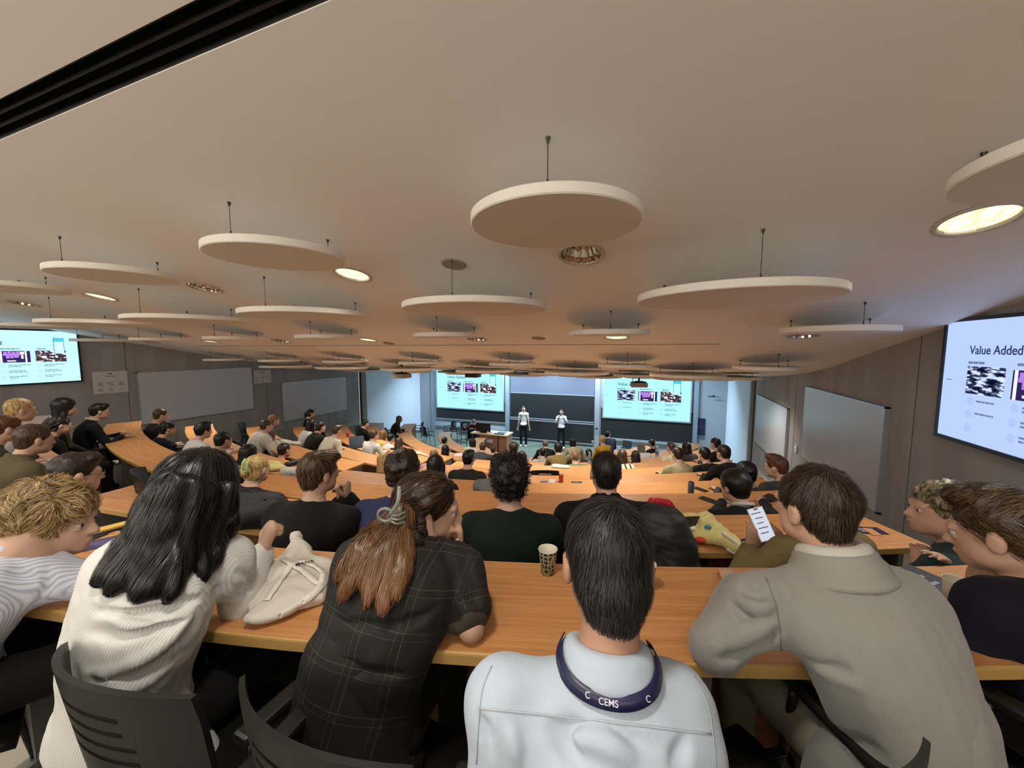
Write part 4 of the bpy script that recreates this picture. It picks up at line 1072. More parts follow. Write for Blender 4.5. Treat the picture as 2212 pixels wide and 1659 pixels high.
seat('man in a dark green vest with grey sleeves, sixth row', 'man in the dark green vest', 693, 922, 6, 1.17, hair=('curly', 'darkbrown'), top=(44, 48, 38), coat=.012, topname='vest')
seat('brown haired man in a cream sweater, hand on chin, sixth row', 'man in the cream sweater, sixth row', 728, 930, 6, 1.14, hair=('side', 'brown'), top=(214, 208, 188), topname='sweater')
seat('dark haired person in black facing the laptop, near the pale post on the left', 'person in black near the left post', 790, 914, 8, 1.2, hair=('short', 'darkbrown'), top=BLK)
seat('man with cropped hair and white shirt beside the open laptop', 'man in the white shirt by the laptop', 808, 940, 7, 1.17, hair=('crop', 'brown'), top=(220, 218, 212))
seat('small blond woman in yellow behind the man in the white shirt', 'blond woman in yellow, eighth row', 829, 938, 8, 1.14, hair=('bob', 'lightbrown'), top=(196, 170, 96))
seat('black haired head between the blond woman in yellow and the brown haired woman', 'black haired person, eighth row left', 845, 946, 8, 1.08, hair=('short', 'black'), top=WHT)
seat('woman with long brown hair and black jacket at the desk with the white scarf', 'brown haired woman in the black jacket', 863, 955, 8, 1.08, hair=('long', 'brown'), top=(28, 28, 28), hairL=.22, topname='jacket')
seat('woman with wavy blond hair over a dark coat at the aisle, fifth row', 'blond woman in the dark coat at the aisle', 832, 998, 5, 1.06, hair=('long', 'blond'), top=(26, 32, 36), hairL=.26, vol=.014)
seat('woman with very long brown hair at the curved desk end by the lit wall', 'long haired woman by the lit wall', 863, 905, 9, 1.17, hair=('long', 'brown'), top=BLK, hairL=.34)
seat('dark haired person near the bottles table, back row of two heads', 'dark haired person near the bottles', 961, 952, 10, 1.12, hair=('short', 'black'), top=(180, 160, 130))
seat('woman with long black hair in front of the table with bottles', 'long haired woman near the bottles', 963, 970, 9, 1.06, hair=('long', 'black'), top=(40, 30, 28), hairL=.22)
# centre block
seat('person with light brown hair and pink shirt at the right end of the eighth desk', 'light brown haired person, seventh row', 938, 984, 7, 1.08, hair=('curly', 'lightbrown'), top=(196, 150, 150))
seat('dark brown haired person in a cream top in front of the lecturer desk', 'person in the cream top, tenth row', 1022, 955, 10, 1.14, hair=('bob', 'darkbrown'), top=(214, 206, 184))
seat('person with thick brown hair and dark grey suit before the lecturer desk', 'person in the dark grey suit', 1043, 965, 9, 1.1, hair=('curly', 'brown'), top=(62, 62, 68))
seat('low brown head right of the dark grey suit, tenth row', 'low brown haired person, tenth row', 1066, 971, 10, 1.08, hair=('side', 'brown'), top=(70, 58, 50))
seat('man with flat black hair and olive jacket, fifth row centre', 'man in the olive jacket, fifth row', 1012, 990, 5, 1.14, hair=('side', 'black'), top=(54, 54, 44), topname='jacket')
seat('woman with straight black hair and navy top behind the clip of the plaid jacket woman', 'straight haired woman, fourth row', 942, 1005, 4, 1.14, hair=('long', 'black'), top=(32, 36, 56), hairL=.26)
seat('head with curly brown hair just above the hair clip, navy sleeve, second row', 'curly brown haired person, second row', 872, 1018, 2, 1.12, hair=('curly', 'darkbrown'), top=(44, 48, 84), vol=.012)
seat('dark haired person in grey half hidden by the curly hair of the green sweater man', 'person in grey, fourth row', 1076, 1002, 4, 1.12, hair=('short', 'darkbrown'), top=(120, 120, 118))
seat('person with big curly dark hair and patterned shirt, eighth row centre', 'curly haired person, eighth row', 1110, 968, 8, 1.15, hair=('curly', 'darkbrown'), top=(150, 140, 110), vol=.02)
seat('woman with brown hair right of the curly hair, ninth row', 'brown haired woman, ninth row', 1128, 985, 8, 1.04, hair=('long', 'darkbrown'), top=(60, 54, 50), hairL=.2)
seat('person with short greying hair and black top, front row left end', 'greying person in black, front row', 1178, 958, 10, 1.2, hair=('crop', 'grey'), top=BLK)
seat('small dark haired person with striped scarf in front of the greying person', 'dark haired person with the scarf', 1172, 977, 9, 1.1, hair=('short', 'black'), top=(170, 165, 150))
seat('person with bushy black hair and broad olive sweater, eighth row', 'person in the olive sweater', 1206, 968, 8, 1.16, hair=('curly', 'black'), top=(122, 102, 62), sh=.2, vol=.012, topname='sweater')
seat('woman with dark hair and beige sweater right of the olive sweater', 'woman in the beige sweater', 1237, 954, 10, 1.25, hair=('bob', 'black'), top=(168, 152, 122), topname='sweater')
seat('light brown haired man in a sage green sweater, seventh row', 'man in the sage green sweater', 1242, 986, 8, 1.06, hair=('top', 'lightbrown'), top=(104, 132, 96), sh=.2, topname='sweater')
seat('woman with black ponytail and dark top right of the green sweater', 'woman with black ponytail, ninth row', 1271, 979, 9, 1.08, hair=('pony', 'black'), top=(40, 34, 30))
seat('person with blond hair and mustard yellow sweater, front row', 'person in the mustard sweater', 1300, 950, 10, 1.3, hair=('top', 'blond'), top=(190, 148, 44), topname='sweater', vox=.018)
seat('person with striped cream cardigan and long brown hair behind the dark haired man', 'person in the striped cardigan', 1343, 984, 7, 1.12, hair=('long', 'brown'), top=(196, 186, 160), hairL=.26, top_mat=stripe_mat('cardigan', (206, 198, 172), (50, 42, 36), .1, .018), topname='cardigan')
seat('person hunched under a brown coat with brown hair, eighth row', 'person under the brown coat', 1372, 984, 8, 1.0, hair=('long', 'darkbrown'), top=(104, 66, 38), sh=.22, coat=.02, hairL=.16, topname='coat')
seat('person with grey blond hair and white top, right of centre front', 'person with grey blond hair', 1384, 965, 9, 1.15, hair=('bob', 'grey'), top=WHT)
seat('black haired person in black in front of the right blackboard', 'black haired person, tenth row', 1407, 957, 10, 1.15, hair=('short', 'black'), top=BLK)
seat('person with reddish brown hair and cream shirt resting chin on hand, right wing', 'person in the cream shirt, right wing', 1449, 966, 8, 1.2, hair=('side', 'brown'), top=(214, 204, 174))
seat('man with short dark hair and beige jacket seen from behind, sixth row right', 'man in the beige jacket, sixth row', 1463, 981, 6, 1.17, hair=('crop', 'darkbrown'), top=(176, 164, 130), sh=.2, topname='jacket')
seat('woman with dark long hair at the right wing of the eighth row', 'dark long haired woman, right wing', 1482, 966, 8, 1.2, hair=('long', 'black'), top=(60, 56, 56), hairL=.2)
seat('man with short black hair and black suit holding a white cup, sixth row right', 'man in the black suit with the cup', 1521, 981, 6, 1.17, hair=('short', 'black'), top=BLK, topname='jacket')
seat('dark haired person by the lit right wall, highest of the group there', 'dark haired person by the lit right wall', 1545, 958, 7, 1.2, hair=('curly', 'black'), top=(40, 38, 40))
seat('person in a black vest and cream sleeves bending over a phone, right side', 'person in the black vest on the right', 1562, 978, 5, 1.17, hair=('short', 'darkbrown'), top=(24, 22, 22), sh=.21, hoff=.2, topname='vest')
seat('black haired person low at the right, beside the pale post base', 'black haired person low at the right', 1610, 1022, 4, 1.05, hair=('curly', 'black'), top=(70, 70, 78), vol=.01)
r62 = seat('man with thick black hair, white collar and black suit, third row right', 'black suit man, third row right', 1586, 1050, 3, 1.08, hair=('short', 'black'), top=(22, 25, 32), collar=WHT, hoff=.1, sh=.2, vol=.012, topname='jacket', wr=[hpx(1560, 1085, 3, .8), hpx(1650, 1085, 3, .8)], face=yawed(1586, 1050, 3, 14))
seat('reddish haired person behind the beige jacket man, facing left', 'reddish haired person at the right', 1676, 1008, 4, 1.16, hair=('top', 'reddish'), top=(60, 56, 60), face=yawed(1676, 1008, 4, 30))
# ------------------------------------------------ stage: two speakers, helper, lecturer desk
def standing(label, px, py_head, py_feet, topc, pants, wr, **kw):
    foot = WZ(px, py_feet, 0.0); d = (foot - EYE).dot(_FW); hd = W(px, py_head, d)
    hd.x, hd.y = foot.x, foot.y; hz = EYE.z + (ray(px, py_head)*( (foot-EYE).length/ray(px, py_feet).length)).z
    t = math.hypot(foot.x-EYE.x, foot.y-EYE.y)/math.hypot(ray(px, py_head).x, ray(px, py_head).y); hd.z = (EYE + ray(px, py_head)*t).z
    fb = np.array((.15, -1.0, 0)) if 'fb' not in kw else kw.pop('fb'); ht = hd.z
    hip = np.array((foot.x, foot.y, ht*.56)); B = frame(fb); sc_ = ht/1.62
    w = [hip + B[0]*a[0] + unit(fb)*a[1] + np.array((0, 0, a[2])) for a in wr]
    nk_ = hd - Vector((0, 0, .175)); el_ = None
    if wr[0][2] < .1: el_ = [v3(nk_) - B[0]*.20 - np.array((0, 0, .34)), v3(nk_) + B[0]*.20 - np.array((0, 0, .34))]
    else: el_ = [v3(nk_) - B[0]*.24 + unit(fb)*.06 - np.array((0, 0, .28)), v3(nk_) + B[0]*.22 + unit(fb)*.06 - np.array((0, 0, .30))]
    kw['el'] = el_
    return person(label, hd, hip=hip, neck=nk_, fb=fb, floor=0.0, wr=w, hands=(1, 1), top=topc, pants=pants, stand=2, vox=.016, sleeves='short', sh=.15, build=.95, group='speakers on the stage', topname='t_shirt', **kw)
st1 = standing('taller speaker in a white t-shirt standing with arms hanging, left of the two', 1131, 882, 964, (224, 224, 222), (18, 20, 26), [(-.24, 0, -.08), (.24, 0, -.08)], hair=('short', 'darkbrown'), face=(.45, -.85, -.05), fine=True)
st2 = standing('speaker in a white t-shirt holding a microphone to his mouth, right of the two', 1212, 889, 968, (224, 224, 222), (18, 20, 26), [(-.12, .2, .42), (.1, .22, .42)], hair=('short', 'black'), face=(.1, -1, .0), fine=True, skin='tan')
r = st2; p = r['wr'][1]; bm = bmesh.new(); a = Vector(p)+Vector((-.03, -.02, -.02)); b = Vector(r['head'])+Vector(r['H'][1]*.14)-Vector(r['H'][2]*.07)
cyl(bm, a, a+(b-a)*.8, .016, .018, 10); mic = empty('microphone', a, 'black handheld microphone held by the right speaker', 'microphone'); bm.verts.ensure_lookup_table()
for v in bm.verts: v.co -= a
bm_obj('handle', bm, mat('mic_black', (16, 16, 18), .4), mic); bm = bmesh.new(); bmesh.ops.create_uvsphere(bm, u_segments=12, v_segments=8, radius=.028, matrix=Matrix.Translation((b-a)*.85)); bm_obj('grille', bm, mat('mic_grille', (40, 40, 44), .4, metal=.6), mic, smooth=True)
# helper in maroon behind the lecturer desk
hp_ = WY(1024, 912, 14.0)
person('man with short fair hair and maroon shirt bending over the lecturer desk monitor', hp_, hip=(hp_.x-.05, hp_.y+.28, hp_.z-.62), fb=(.15, -1, 0), floor=0.0, face=(.5, -.75, -.5), hair=('short', 'lightbrown'), top=(96, 30, 42), vox=.015, fine=True, stand=True, collar=(190, 160, 150), wr=[(hp_.x+.1, hp_.y-.3, .98), (hp_.x-.3, hp_.y-.28, .98)], group='speakers on the stage')
# person in navy turning beside the front desk
hp_ = hpx(1313, 938, 11, 1.42)
person('dark haired man in a navy shirt half standing at the front desk', hp_, hip=(hp_.x+.1, hp_.y-.18, .78), fb=(-.4, 1, 0), floor=0.0, face=(.5, 1, .25), hair=('short', 'black'), top=(44, 50, 78), vox=.018, stand=True, wr=[(hp_.x-.3, hp_.y+.3, .8), (hp_.x+.1, hp_.y+.35, .8)], sh=.2, group='speakers on the stage')
# lecturer desk: cabinet with a front plate, curved wood edge of the front table is built with the rows
c0, c1 = WY(1040, 943, 13.4), WY(1083, 940, 13.4); xm = (c0.x+c1.x)/2 - .15; wdt = 1.55; LDY = 13.75
ld = empty('lecturer_desk', (xm, LDY, 0), 'lecturer desk with pale top and brown front, monitor standing on it', 'desk')
bm = bmesh.new(); box(bm, (.2, 0, .42), (1.15, .6, .84)); uvl = bm.loops.layers.uv.new('UVMap')
for f in bm.faces:
    for l in f.loops: l[uvl].uv = (l.vert.co.x+l.vert.co.y, l.vert.co.z)
bm_obj('cabinet', bm, wood_mat('cabinet_wood', (150, 106, 78), (176, 128, 98), .5), ld)
bm = bmesh.new(); box(bm, (.02, 0, .865), (wdt, .72, .04), bevel=.006); bm_obj('top', bm, mat('lectern_top', (214, 196, 160), .5), ld)
bm = bmesh.new(); box(bm, (.02, -.305, .6), (.34, .012, .13)); bm_obj('front_plate', bm, mat('plate_blue', (178, 208, 226), .4), ld)
bm = bmesh.new(); box(bm, (.42, -.31, .42), (.03, .02, .82)); bm_obj('cable_slot', bm, M_DARK, ld)
mo = empty('computer_monitor', (xm-.28, LDY-.16, .885), 'wide black monitor seen from behind on the lecturer desk', 'monitor')
bm = bmesh.new(); box(bm, (0, 0, .20), (.62, .03, .36), bevel=.008); bm_obj('screen_back', bm, mat('monitor_black', (30, 26, 26), .45), mo)
bm = bmesh.new(); box(bm, (0, -.0, .385), (.62, .034, .012)); bm_obj('top_edge', bm, mat('monitor_edge', (150, 146, 138), .4), mo)
bm = bmesh.new(); box(bm, (0, .02, .012), (.26, .16, .02), bevel=.004); box(bm, (0, .03, .1), (.05, .03, .18)); bm_obj('stand', bm, mat('monitor_black', (30, 26, 26)), mo)
for x, nm, lab, col, sz in ((-.02, 'document', 'white card on the lecturer desk right of the monitor', (232, 230, 226), (.05, .04, .09)), (.14, 'document', 'small white card standing by the keyboard on the lecturer desk', (232, 230, 226), (.04, .03, .08))):
    bm = bmesh.new(); box(bm, (0, 0, sz[2]/2), sz, bevel=.004); tagit(bm_obj(nm, bm, mat('card_white', col, .6), None, (xm+x, LDY-.3, .886)), lab, 'card')
bm = bmesh.new(); box(bm, (0, 0, .012), (.42, .14, .022), bevel=.004); tagit(bm_obj('keyboard', bm, mat('kb_black', (22, 22, 24), .5), None, (xm+.42, LDY-.22, .886)), 'black keyboard on the right of the lecturer desk', 'keyboard')
bm = bmesh.new(); box(bm, (0, 0, .02), (.3, .22, .04), bevel=.006); tagit(bm_obj('document_camera', bm, mat('dc_grey', (150, 160, 165), .5), None, (xm+.42, LDY+.08, .886)), 'pale grey flat device behind the keyboard on the lecturer desk', 'device')
# padded black seats and bags in front of the left blackboard
def blob(name, pts, m, lab, cat, vox=.014, disp=None, k=.04, group=None, flat=None):
    S = SDF()
    for p, r_ in pts:
        if len(p) == 2: S.rc(p[0], p[1], r_, r_, k, flat=flat)
        else: S.el(p, r_ if hasattr(r_, '__len__') else (r_,)*3, None, k)
    P, F = S.mesh(vox, disp); o3 = P[P[:, 2].argmin()].copy(); o3[:2] = P[:, :2].mean(0)
    o = link(name, np_mesh(name, P-o3, F), m, None, tuple(o3)); return tagit(o, lab, cat, group)
for px, lab in ((972, 'black office chair standing before the left blackboard, left one of the pair'), (1003, 'black office chair standing before the left blackboard, right one of the pair'), (1000, 'black office chair beside the lecturer desk with a coat on it'), (905, 'black chair standing alone at the left end of the stage'), (925, 'black chair beside the bottles table near the stage corner')):
    f = {972: (972, 953), 1003: (1003, 956), 1000: (1012, 970), 905: (902, 953), 925: (926, 962)}[px]
    if lab.startswith('black chair'): p = WZ(f[0], f[1], .0)
    else: p = WZ(f[0], f[1], .0)
    chair(p, {972: 2.6, 1003: 3.4, 1000: 1.2, 905: 2.0, 925: -.6}[px], lab, 'spare chairs on the stage')
coat_p = WZ(985, 925, .95)
blob('coat', [(((-.35, 0, .1), (.3, 0, .12)), .13), (((-.3, .02, .25), (.2, .02, .3)), .09), ((-.4, 0, -.0), (.1, .1, .18)), ((.35, 0, -.02), (.09, .1, .2))], cloth((16, 16, 18), nm='coat_black'), 'black coats heaped over the chairs before the left blackboard', 'coat', disp=wob(14, .02))
bpy.data.objects['coat'].location = Vector(bpy.data.objects['coat'].location) + Vector((coat_p.x, coat_p.y, .45))
# front-wall wash lights: thin fixtures under the ceiling by the wall
wl = bpy.data.lights.new('wash', 'AREA'); wl.shape = 'RECTANGLE'; wl.size = 1.4; wl.size_y = .08; wl.energy = WASH_W; wl.color = (.58, .80, 1.0)
for i, x in enumerate((-8.9, -6.7, -4.43, -2.15, .05)):
    y = 14.9; z = cz(y)-.05
    r = empty('linear_light', (x, y, z), 'slim bright ceiling light washing the front wall, %s' % ('leftmost', 'second from left', 'middle one', 'second from right', 'rightmost')[i], 'ceiling light', 'slim lights before the front wall')
    bm = bmesh.new(); box(bm, (0, 0, .0), (1.45, .14, .05), bevel=.004); bm_obj('housing', bm, M_ALU, r)
    bm = bmesh.new(); box(bm, (0, 0, -.028), (1.38, .09, .008)); bm_obj('tube_cover', bm, emis('tube_white', (240, 246, 255), 2.2), r)
    lo = bpy.data.objects.new('wash_lamp', wl); C.objects.link(lo); lo.location = (x, y, z-.05); lo.rotation_euler = (R(28), 0, 0)
# ------------------------------------------------ hair strands lying on a hair volume (joined into the same hair mesh)
def strand_mat(name, c1, c2, tip=None, z0=0, z1=1, rough=.36):
    m = bpy.data.materials.new(name); m.use_nodes = True; nt = m.node_tree; b = nt.nodes['Principled BSDF']; L = nt.links.new
    at = nd(nt, 'ShaderNodeAttribute'); at.attribute_name = 'sv'; cr = nd(nt, 'ShaderNodeMix', data_type='RGBA')
    cr.inputs['A'].default_value = (*lin(c1), 1); cr.inputs['B'].default_value = (*lin(c2), 1); L(at.outputs['Fac'], cr.inputs['Factor']); out = cr.outputs['Result']
    if tip:                                                    # dyed lengths: colour changes down the hair
        tc = nd(nt, 'ShaderNodeTexCoord'); sp = nd(nt, 'ShaderNodeSeparateXYZ'); L(tc.outputs['Object'], sp.inputs[0])
        mr = nd(nt, 'ShaderNodeMapRange'); mr.inputs['From Min'].default_value = z0; mr.inputs['From Max'].default_value = z1; L(sp.outputs[2], mr.inputs['Value'])
        r2 = nd(nt, 'ShaderNodeValToRGB'); e = r2.color_ramp.elements; e[0].position = 0; e[0].color = (*lin(tip[1]), 1); e[1].position = .5; e[1].color = (*lin(tip[0]), 1)
        L(mr.outputs[0], r2.inputs[0]); m2 = nd(nt, 'ShaderNodeMix', data_type='RGBA'); L(r2.outputs[0], m2.inputs['A']); L(out, m2.inputs['B'])
        m3 = nd(nt, 'ShaderNodeMapRange'); m3.inputs['From Min'].default_value = .45; m3.inputs['From Max'].default_value = 1.0; L(mr.outputs[0], m3.inputs['Value'])
        ad = nd(nt, 'ShaderNodeMath', operation='MULTIPLY_ADD'); ad.use_clamp = True; ad.inputs[1].default_value = 1.15; L(at.outputs['Fac'], ad.inputs[0]); sb = nd(nt, 'ShaderNodeMath', operation='SUBTRACT'); L(m3.outputs[0], sb.inputs[0]); sb.inputs[1].default_value = .30; L(sb.outputs[0], ad.inputs[2])
        L(ad.outputs[0], m2.inputs['Factor']); out = m2.outputs['Result']
    L(out, b.inputs['Base Color']); b.inputs['Roughness'].default_value = rough; b.inputs['Specular IOR Level'].default_value = .45
    return m
from mathutils.bvhtree import BVHTree
def strands(ho, m, n, length, flow, width=.0011, segs=5, lift=.002, rnd=.25, seed=1, stick=True, where=None, taper=True, clump=0):
    me = ho.data; nv = len(me.vertices); P = np.zeros(nv*3, np.float32); me.vertices.foreach_get('co', P); P = P.reshape(-1, 3).astype(float)
    F = np.array([p.vertices[:] for p in me.polygons]); N = np.zeros(nv*3, np.float32); me.vertex_normals.foreach_get('vector', N); N = N.reshape(-1, 3).astype(float)
    rg = np.random.default_rng(seed); bv = BVHTree.FromPolygons([tuple(p) for p in P], F.tolist())
    idx = rg.integers(0, len(F), n*3); cen = P[F[idx, 0]]*.0; w = rg.dirichlet((1, 1, 1, 1), len(idx)); cen = (P[F[idx]]*w[:, :, None]).sum(1); nr = N[F[idx, 0]]
    if where is not None:
        k = np.array([where(c, a) for c, a in zip(cen, nr)]); cen, nr = cen[k], nr[k]
    cen, nr = cen[:n], nr[:n]; VP, FF, SV = [], [], []
    cseed = rg.normal(size=(64, 3))
    for c, a in zip(cen, nr):
        p = c + a*lift*rg.uniform(.1, 1); L = length*rg.uniform(.6, 1.15); st = L/segs; d = flow(p, a); d = unit(d + rg.normal(size=3)*rnd*.5); sv = rg.uniform(0, 1)**1.6
        nn = a; li = lift*rg.uniform(.3, 1.5); wd = width*rg.uniform(.7, 1.4); row = []
        for j in range(segs+1):
            s_ = unit(np.cross(d, nn)); t = j/segs; ww = wd*(1-.85*t if taper else 1)
            row.append((p - s_*ww, p + s_*ww))
            d = unit(d*.55 + flow(p, nn)*.55 + rg.normal(size=3)*rnd*.22); d = unit(d - nn*np.dot(d, nn)*.8); p = p + d*st
            if stick:
                q = bv.find_nearest(Vector(p), .05)
                if q[0] is not None:
                    nn = np.array(q[1]); p = np.array(q[0]) + nn*(li*(1+.8*t))
        b0 = len(VP)
        for u, v in row: VP += [u, v]; SV += [sv, sv]
        for j in range(segs): FF.append((b0+2*j, b0+2*j+1, b0+2*j+3, b0+2*j+2))
    nm = np_mesh('hair', np.vstack([P, np.array(VP)]), np.vstack([F, np.array(FF) + nv]))
    base = rg.uniform(0, .35, nv)
    at = nm.attributes.new('sv', 'FLOAT', 'POINT'); at.data.foreach_set('value', np.concatenate([base*.6, np.array(SV)]).astype(np.float32)[:len(nm.vertices)])
    nm.materials.append(m); ho.data = nm
def down_flow(extra=(0, 0, 0), k=1.0):
    e = np.array(extra, float)
    def f(p, n): v = np.array((0, 0, -1.0))*k + e; v = v - n*np.dot(v, n); return unit(v) if np.linalg.norm(v) > .05 else unit(np.cross(n, (1, 0, 0)))
    return f
def whorl_flow(c, H, out=1.0, spin=.7, dn=.4):
    """hair radiating from a crown point c with a spin"""
    def f(p, n):
        d = p - c; d = d - n*np.dot(d, n); l = np.linalg.norm(d); d = d/max(l, 1e-4); t = np.cross(n, d)
        v = d*out + t*spin*math.exp(-l/.05) + np.array((0, 0, -1.0))*dn*min(1, l/.08); v = v - n*np.dot(v, n)*.6; return unit(v)
    return f
FV, RV = v3(_F), v3(_R); ZF = FLZ[1]
def chair_for(r, lab, dz=.0, back=.03, rot=0.0, row=1):
    p = Vector((r['hip'][0], r['hip'][1], FLZ[row])) - Vector(r['fb'])*back
    return chair(p, math.atan2(-r['fb'][0], r['fb'][1])+rot, lab, 'chairs in the nearest row')

def chair_at(px, py, rot, lab):
    p = WZ(px, py, ZF+.88); a = YAW + rot; d = Vector((-math.sin(a), math.cos(a), 0)); p = p + d*.285; p.z = ZF
    return chair(p, a, lab, 'chairs in the nearest row')

FOLD_A = [([(1188, 1572), (1240, 1582), (1300, 1590), (1400, 1606)], .013, 's'), ([(1192, 1575), (1225, 1615), (1256, 1656)], .011, 's'), ([(1230, 1590), (1300, 1606), (1370, 1640)], .014, 'u'), ([(1035, 1545), (1052, 1580), (1060, 1640)], .008, 's'), ([(1480, 1590), (1470, 1625), (1450, 1655)], .010, 's'), ([(1100, 1560), (1110, 1600), (1118, 1650)], .010, 'u')]
FOLD_B = [([(190, 1295), (269, 1309), (332, 1304), (424, 1276)], .013, 'u'), ([(196, 1316), (260, 1330), (330, 1326), (437, 1290)], .010, 's'), ([(196, 1336), (247, 1340), (316, 1352), (400, 1330)], .012, 'u'), ([(190, 1453), (285, 1434), (373, 1377), (421, 1311)], .012, 'u'), ([(200, 1470), (300, 1450), (390, 1385)], .009, 's'), ([(180, 1364), (253, 1377), (330, 1364), (400, 1340)], .009, 's'), ([(220, 1500), (304, 1480), (390, 1420)], .012, 'u'), ([(505, 1230), (535, 1245), (560, 1240)], .009, 's'), ([(500, 1260), (530, 1275), (556, 1268)], .009, 's')]
FOLD_D = [([(980, 1260), (1010, 1290), (1035, 1300)], .008, 's'), ([(965, 1300), (985, 1330), (990, 1360)], .009, 's'), ([(720, 1340), (800, 1352), (900, 1350)], .009, 's'), ([(690, 1420), (780, 1450), (880, 1455)], .010, 's'), ([(950, 1310), (900, 1340), (860, 1345)], .009, 's')]
FOLD_E = [([(1687, 1420), (1750, 1432), (1822, 1450)], .014, 's'), ([(1690, 1432), (1770, 1450), (1847, 1482)], .013, 'u'), ([(1690, 1440), (1745, 1475), (1800, 1512)], .012, 's'), ([(1692, 1450), (1720, 1485), (1750, 1515)], .011, 'u'), ([(1578, 1305), (1621, 1335), (1676, 1326)], .013, 's'), ([(1590, 1290), (1630, 1312), (1672, 1305)], .014, 'u'), ([(1552, 1424), (1621, 1399), (1681, 1360)], .015, 's'), ([(1545, 1400), (1610, 1372), (1668, 1345)], .015, 'u'), ([(1596, 1268), (1632, 1283), (1668, 1276)], .010, 's'), ([(1690, 1500), (1740, 1590), (1790, 1650)], .015, 's'), ([(1730, 1500), (1800, 1580), (1880, 1620)], .016, 's')]
def drape(r, bvs, polys, name, m, h=.006, k=.02, off=.016, disp=None, start=None):
    """locks of hair laid over what is under them: polylines of picture points with radii, each cast on the garments"""
    S = SDF()
    for pts_, r0, r1 in polys:
        L_ = catmull([Vector((a_, b_, 0)) for a_, b_ in pts_], 4); out = []; dlast = None
        for q in L_:
            hq = cast_px(bvs, q.x, q.y)
            if hq is not None and (dlast is None or abs((hq[0]-EYE).dot(_FW) - dlast) < .12): dlast = (hq[0]-EYE).dot(_FW); out.append(v3(hq[0] - Vector(_FW)*off))
            elif dlast is not None: out.append(v3(W(q.x, q.y, dlast)))
        n_ = len(out)
        for i in range(n_-1):
            a_, b_ = [r0 + (r1-r0)*(i+j)/(n_-1) for j in (0, 1)]; S.rc(out[i], out[i+1], a_, b_, k, flat=(v3(_FW), .55))
    return r['emit'](name, S, m, h=h, disp=disp)

# man in the white shirt, directly in front of the camera
h = v3(W(1310, 1205, .775)); fb = unit(FV*1.0 + RV*.02)
hip = h - fb*.14; hip[2] = ZF + .54
A = person('man with short black hair, white shirt and navy lanyard seen from behind, centre foreground', h, face=fb + np.array((0, 0, -.28)), hip=hip, fb=fb, floor=ZF, neck=h - np.array((0, 0, .182)) - fb*.088 - RV*.014, nape=.028, folds=FOLD_A, sh_pts=[W(1092, 1512, .70), W(1452, 1522, .71)], el=[W(1050, 1850, .66), W(1478, 1860, .67)], hair=('crop', 'black'), top=(206, 212, 220), pants=(30, 32, 44), skin='tan',
           vox=.0062, wr=[h + fb*.20 - RV*.16 - np.array((0, 0, .44)), h + fb*.20 + RV*.14 - np.array((0, 0, .44))], sh=.196, top_mat=mat('white_shirt', (174, 186, 200), .75, bump=(9, .35, .02), sheen=.1), wrinkle=.0045, fine=True, hair_disp=wob(120, .0012, 2), group='people in the nearest row', build=.97)
Hh = A['H']; cr = A['head'] + Hh[2]*.10*1 - Hh[1]*.055 + RV*.02 - A['o']
strands(A['hair'], strand_mat('hair_black_short', (7, 7, 8), (60, 58, 54), rough=.5), 9000, .030, whorl_flow(cr, Hh), width=.0007, segs=3, lift=.0035, rnd=.35, seed=3)  # grey strands put the highlights round the whorl into the hair colour
# shirt collar and lanyard
nk = A['neck']; rt, fw, su = A['T3']
COL = fold_collar(A, MATS['white_shirt'], 'collar', r0=.063, hh=.036, drop=.030, out=.018)
def ribbon(name, pts, nrms, w, m, parent=None, label=None, cat=None, o3=None, th=.0015):
    bm = bmesh.new(); pts = [Vector(p) for p in pts]; o3 = Vector(o3) if o3 is not None else pts[0].copy(); rows = []
    for i, p in enumerate(pts):
        t = (pts[min(i+1, len(pts)-1)] - pts[max(0, i-1)]).normalized(); n = Vector(nrms[i]).normalized(); s_ = t.cross(n).normalized(); ww = w/2
        rows.append([bm.verts.new(p - o3 + s_*a*ww + n*b*th) for a, b in ((-1, 0), (1, 0), (1, 1), (-1, 1))])
    for a, b in zip(rows, rows[1:]):
        for k in range(4): bm.faces.new((a[k], a[(k+1) % 4], b[(k+1) % 4], b[k]))
    bm.faces.new(rows[0]); bm.faces.new(rows[-1][::-1]); bmesh.ops.recalc_face_normals(bm, faces=bm.faces[:])
    o = bm_obj(name, bm, m, parent, None if parent else o3, smooth=True)
    if label: tagit(o, label, cat)
    return o
pts = []; nr = []
_o3 = Vector(A['root'].location); _bvs = []
for ob in (A['top'], COL): _bvs.append(BVHTree.FromPolygons([v.co + _o3 for v in ob.data.vertices], [p.vertices[:] for p in ob.data.polygons]))
for i in range(33):
    x = -PI/2 - 2.0 + 4.0*i/32; n_ = rt*math.cos(x) + fw*math.sin(x); hgt = .010 + .045*(1+math.sin(x))*.6; src = nk + n_*.3 + su*(hgt + .04); best = None
    dr = -n_ - su*.13
    for bv_ in _bvs:
        q = bv_.ray_cast(Vector(src), Vector(dr))
        if q[0] is not None and (best is None or q[3] < best[3]): best = q
    if best is None or best[3] > .29: continue
    pts.append(best[0] + Vector(n_)*.005); nr.append(unit(n_*.9 + su*.45))
pts[0] = pts[0] + Vector(n_)*0; 
M_LAN = mat('lanyard_navy', (26, 24, 66), .4)
lan = ribbon('lanyard', pts, nr, .022, M_LAN, None, 'navy lanyard with white CEMS lettering around the collar of the white shirt', 'lanyard', th=.002)
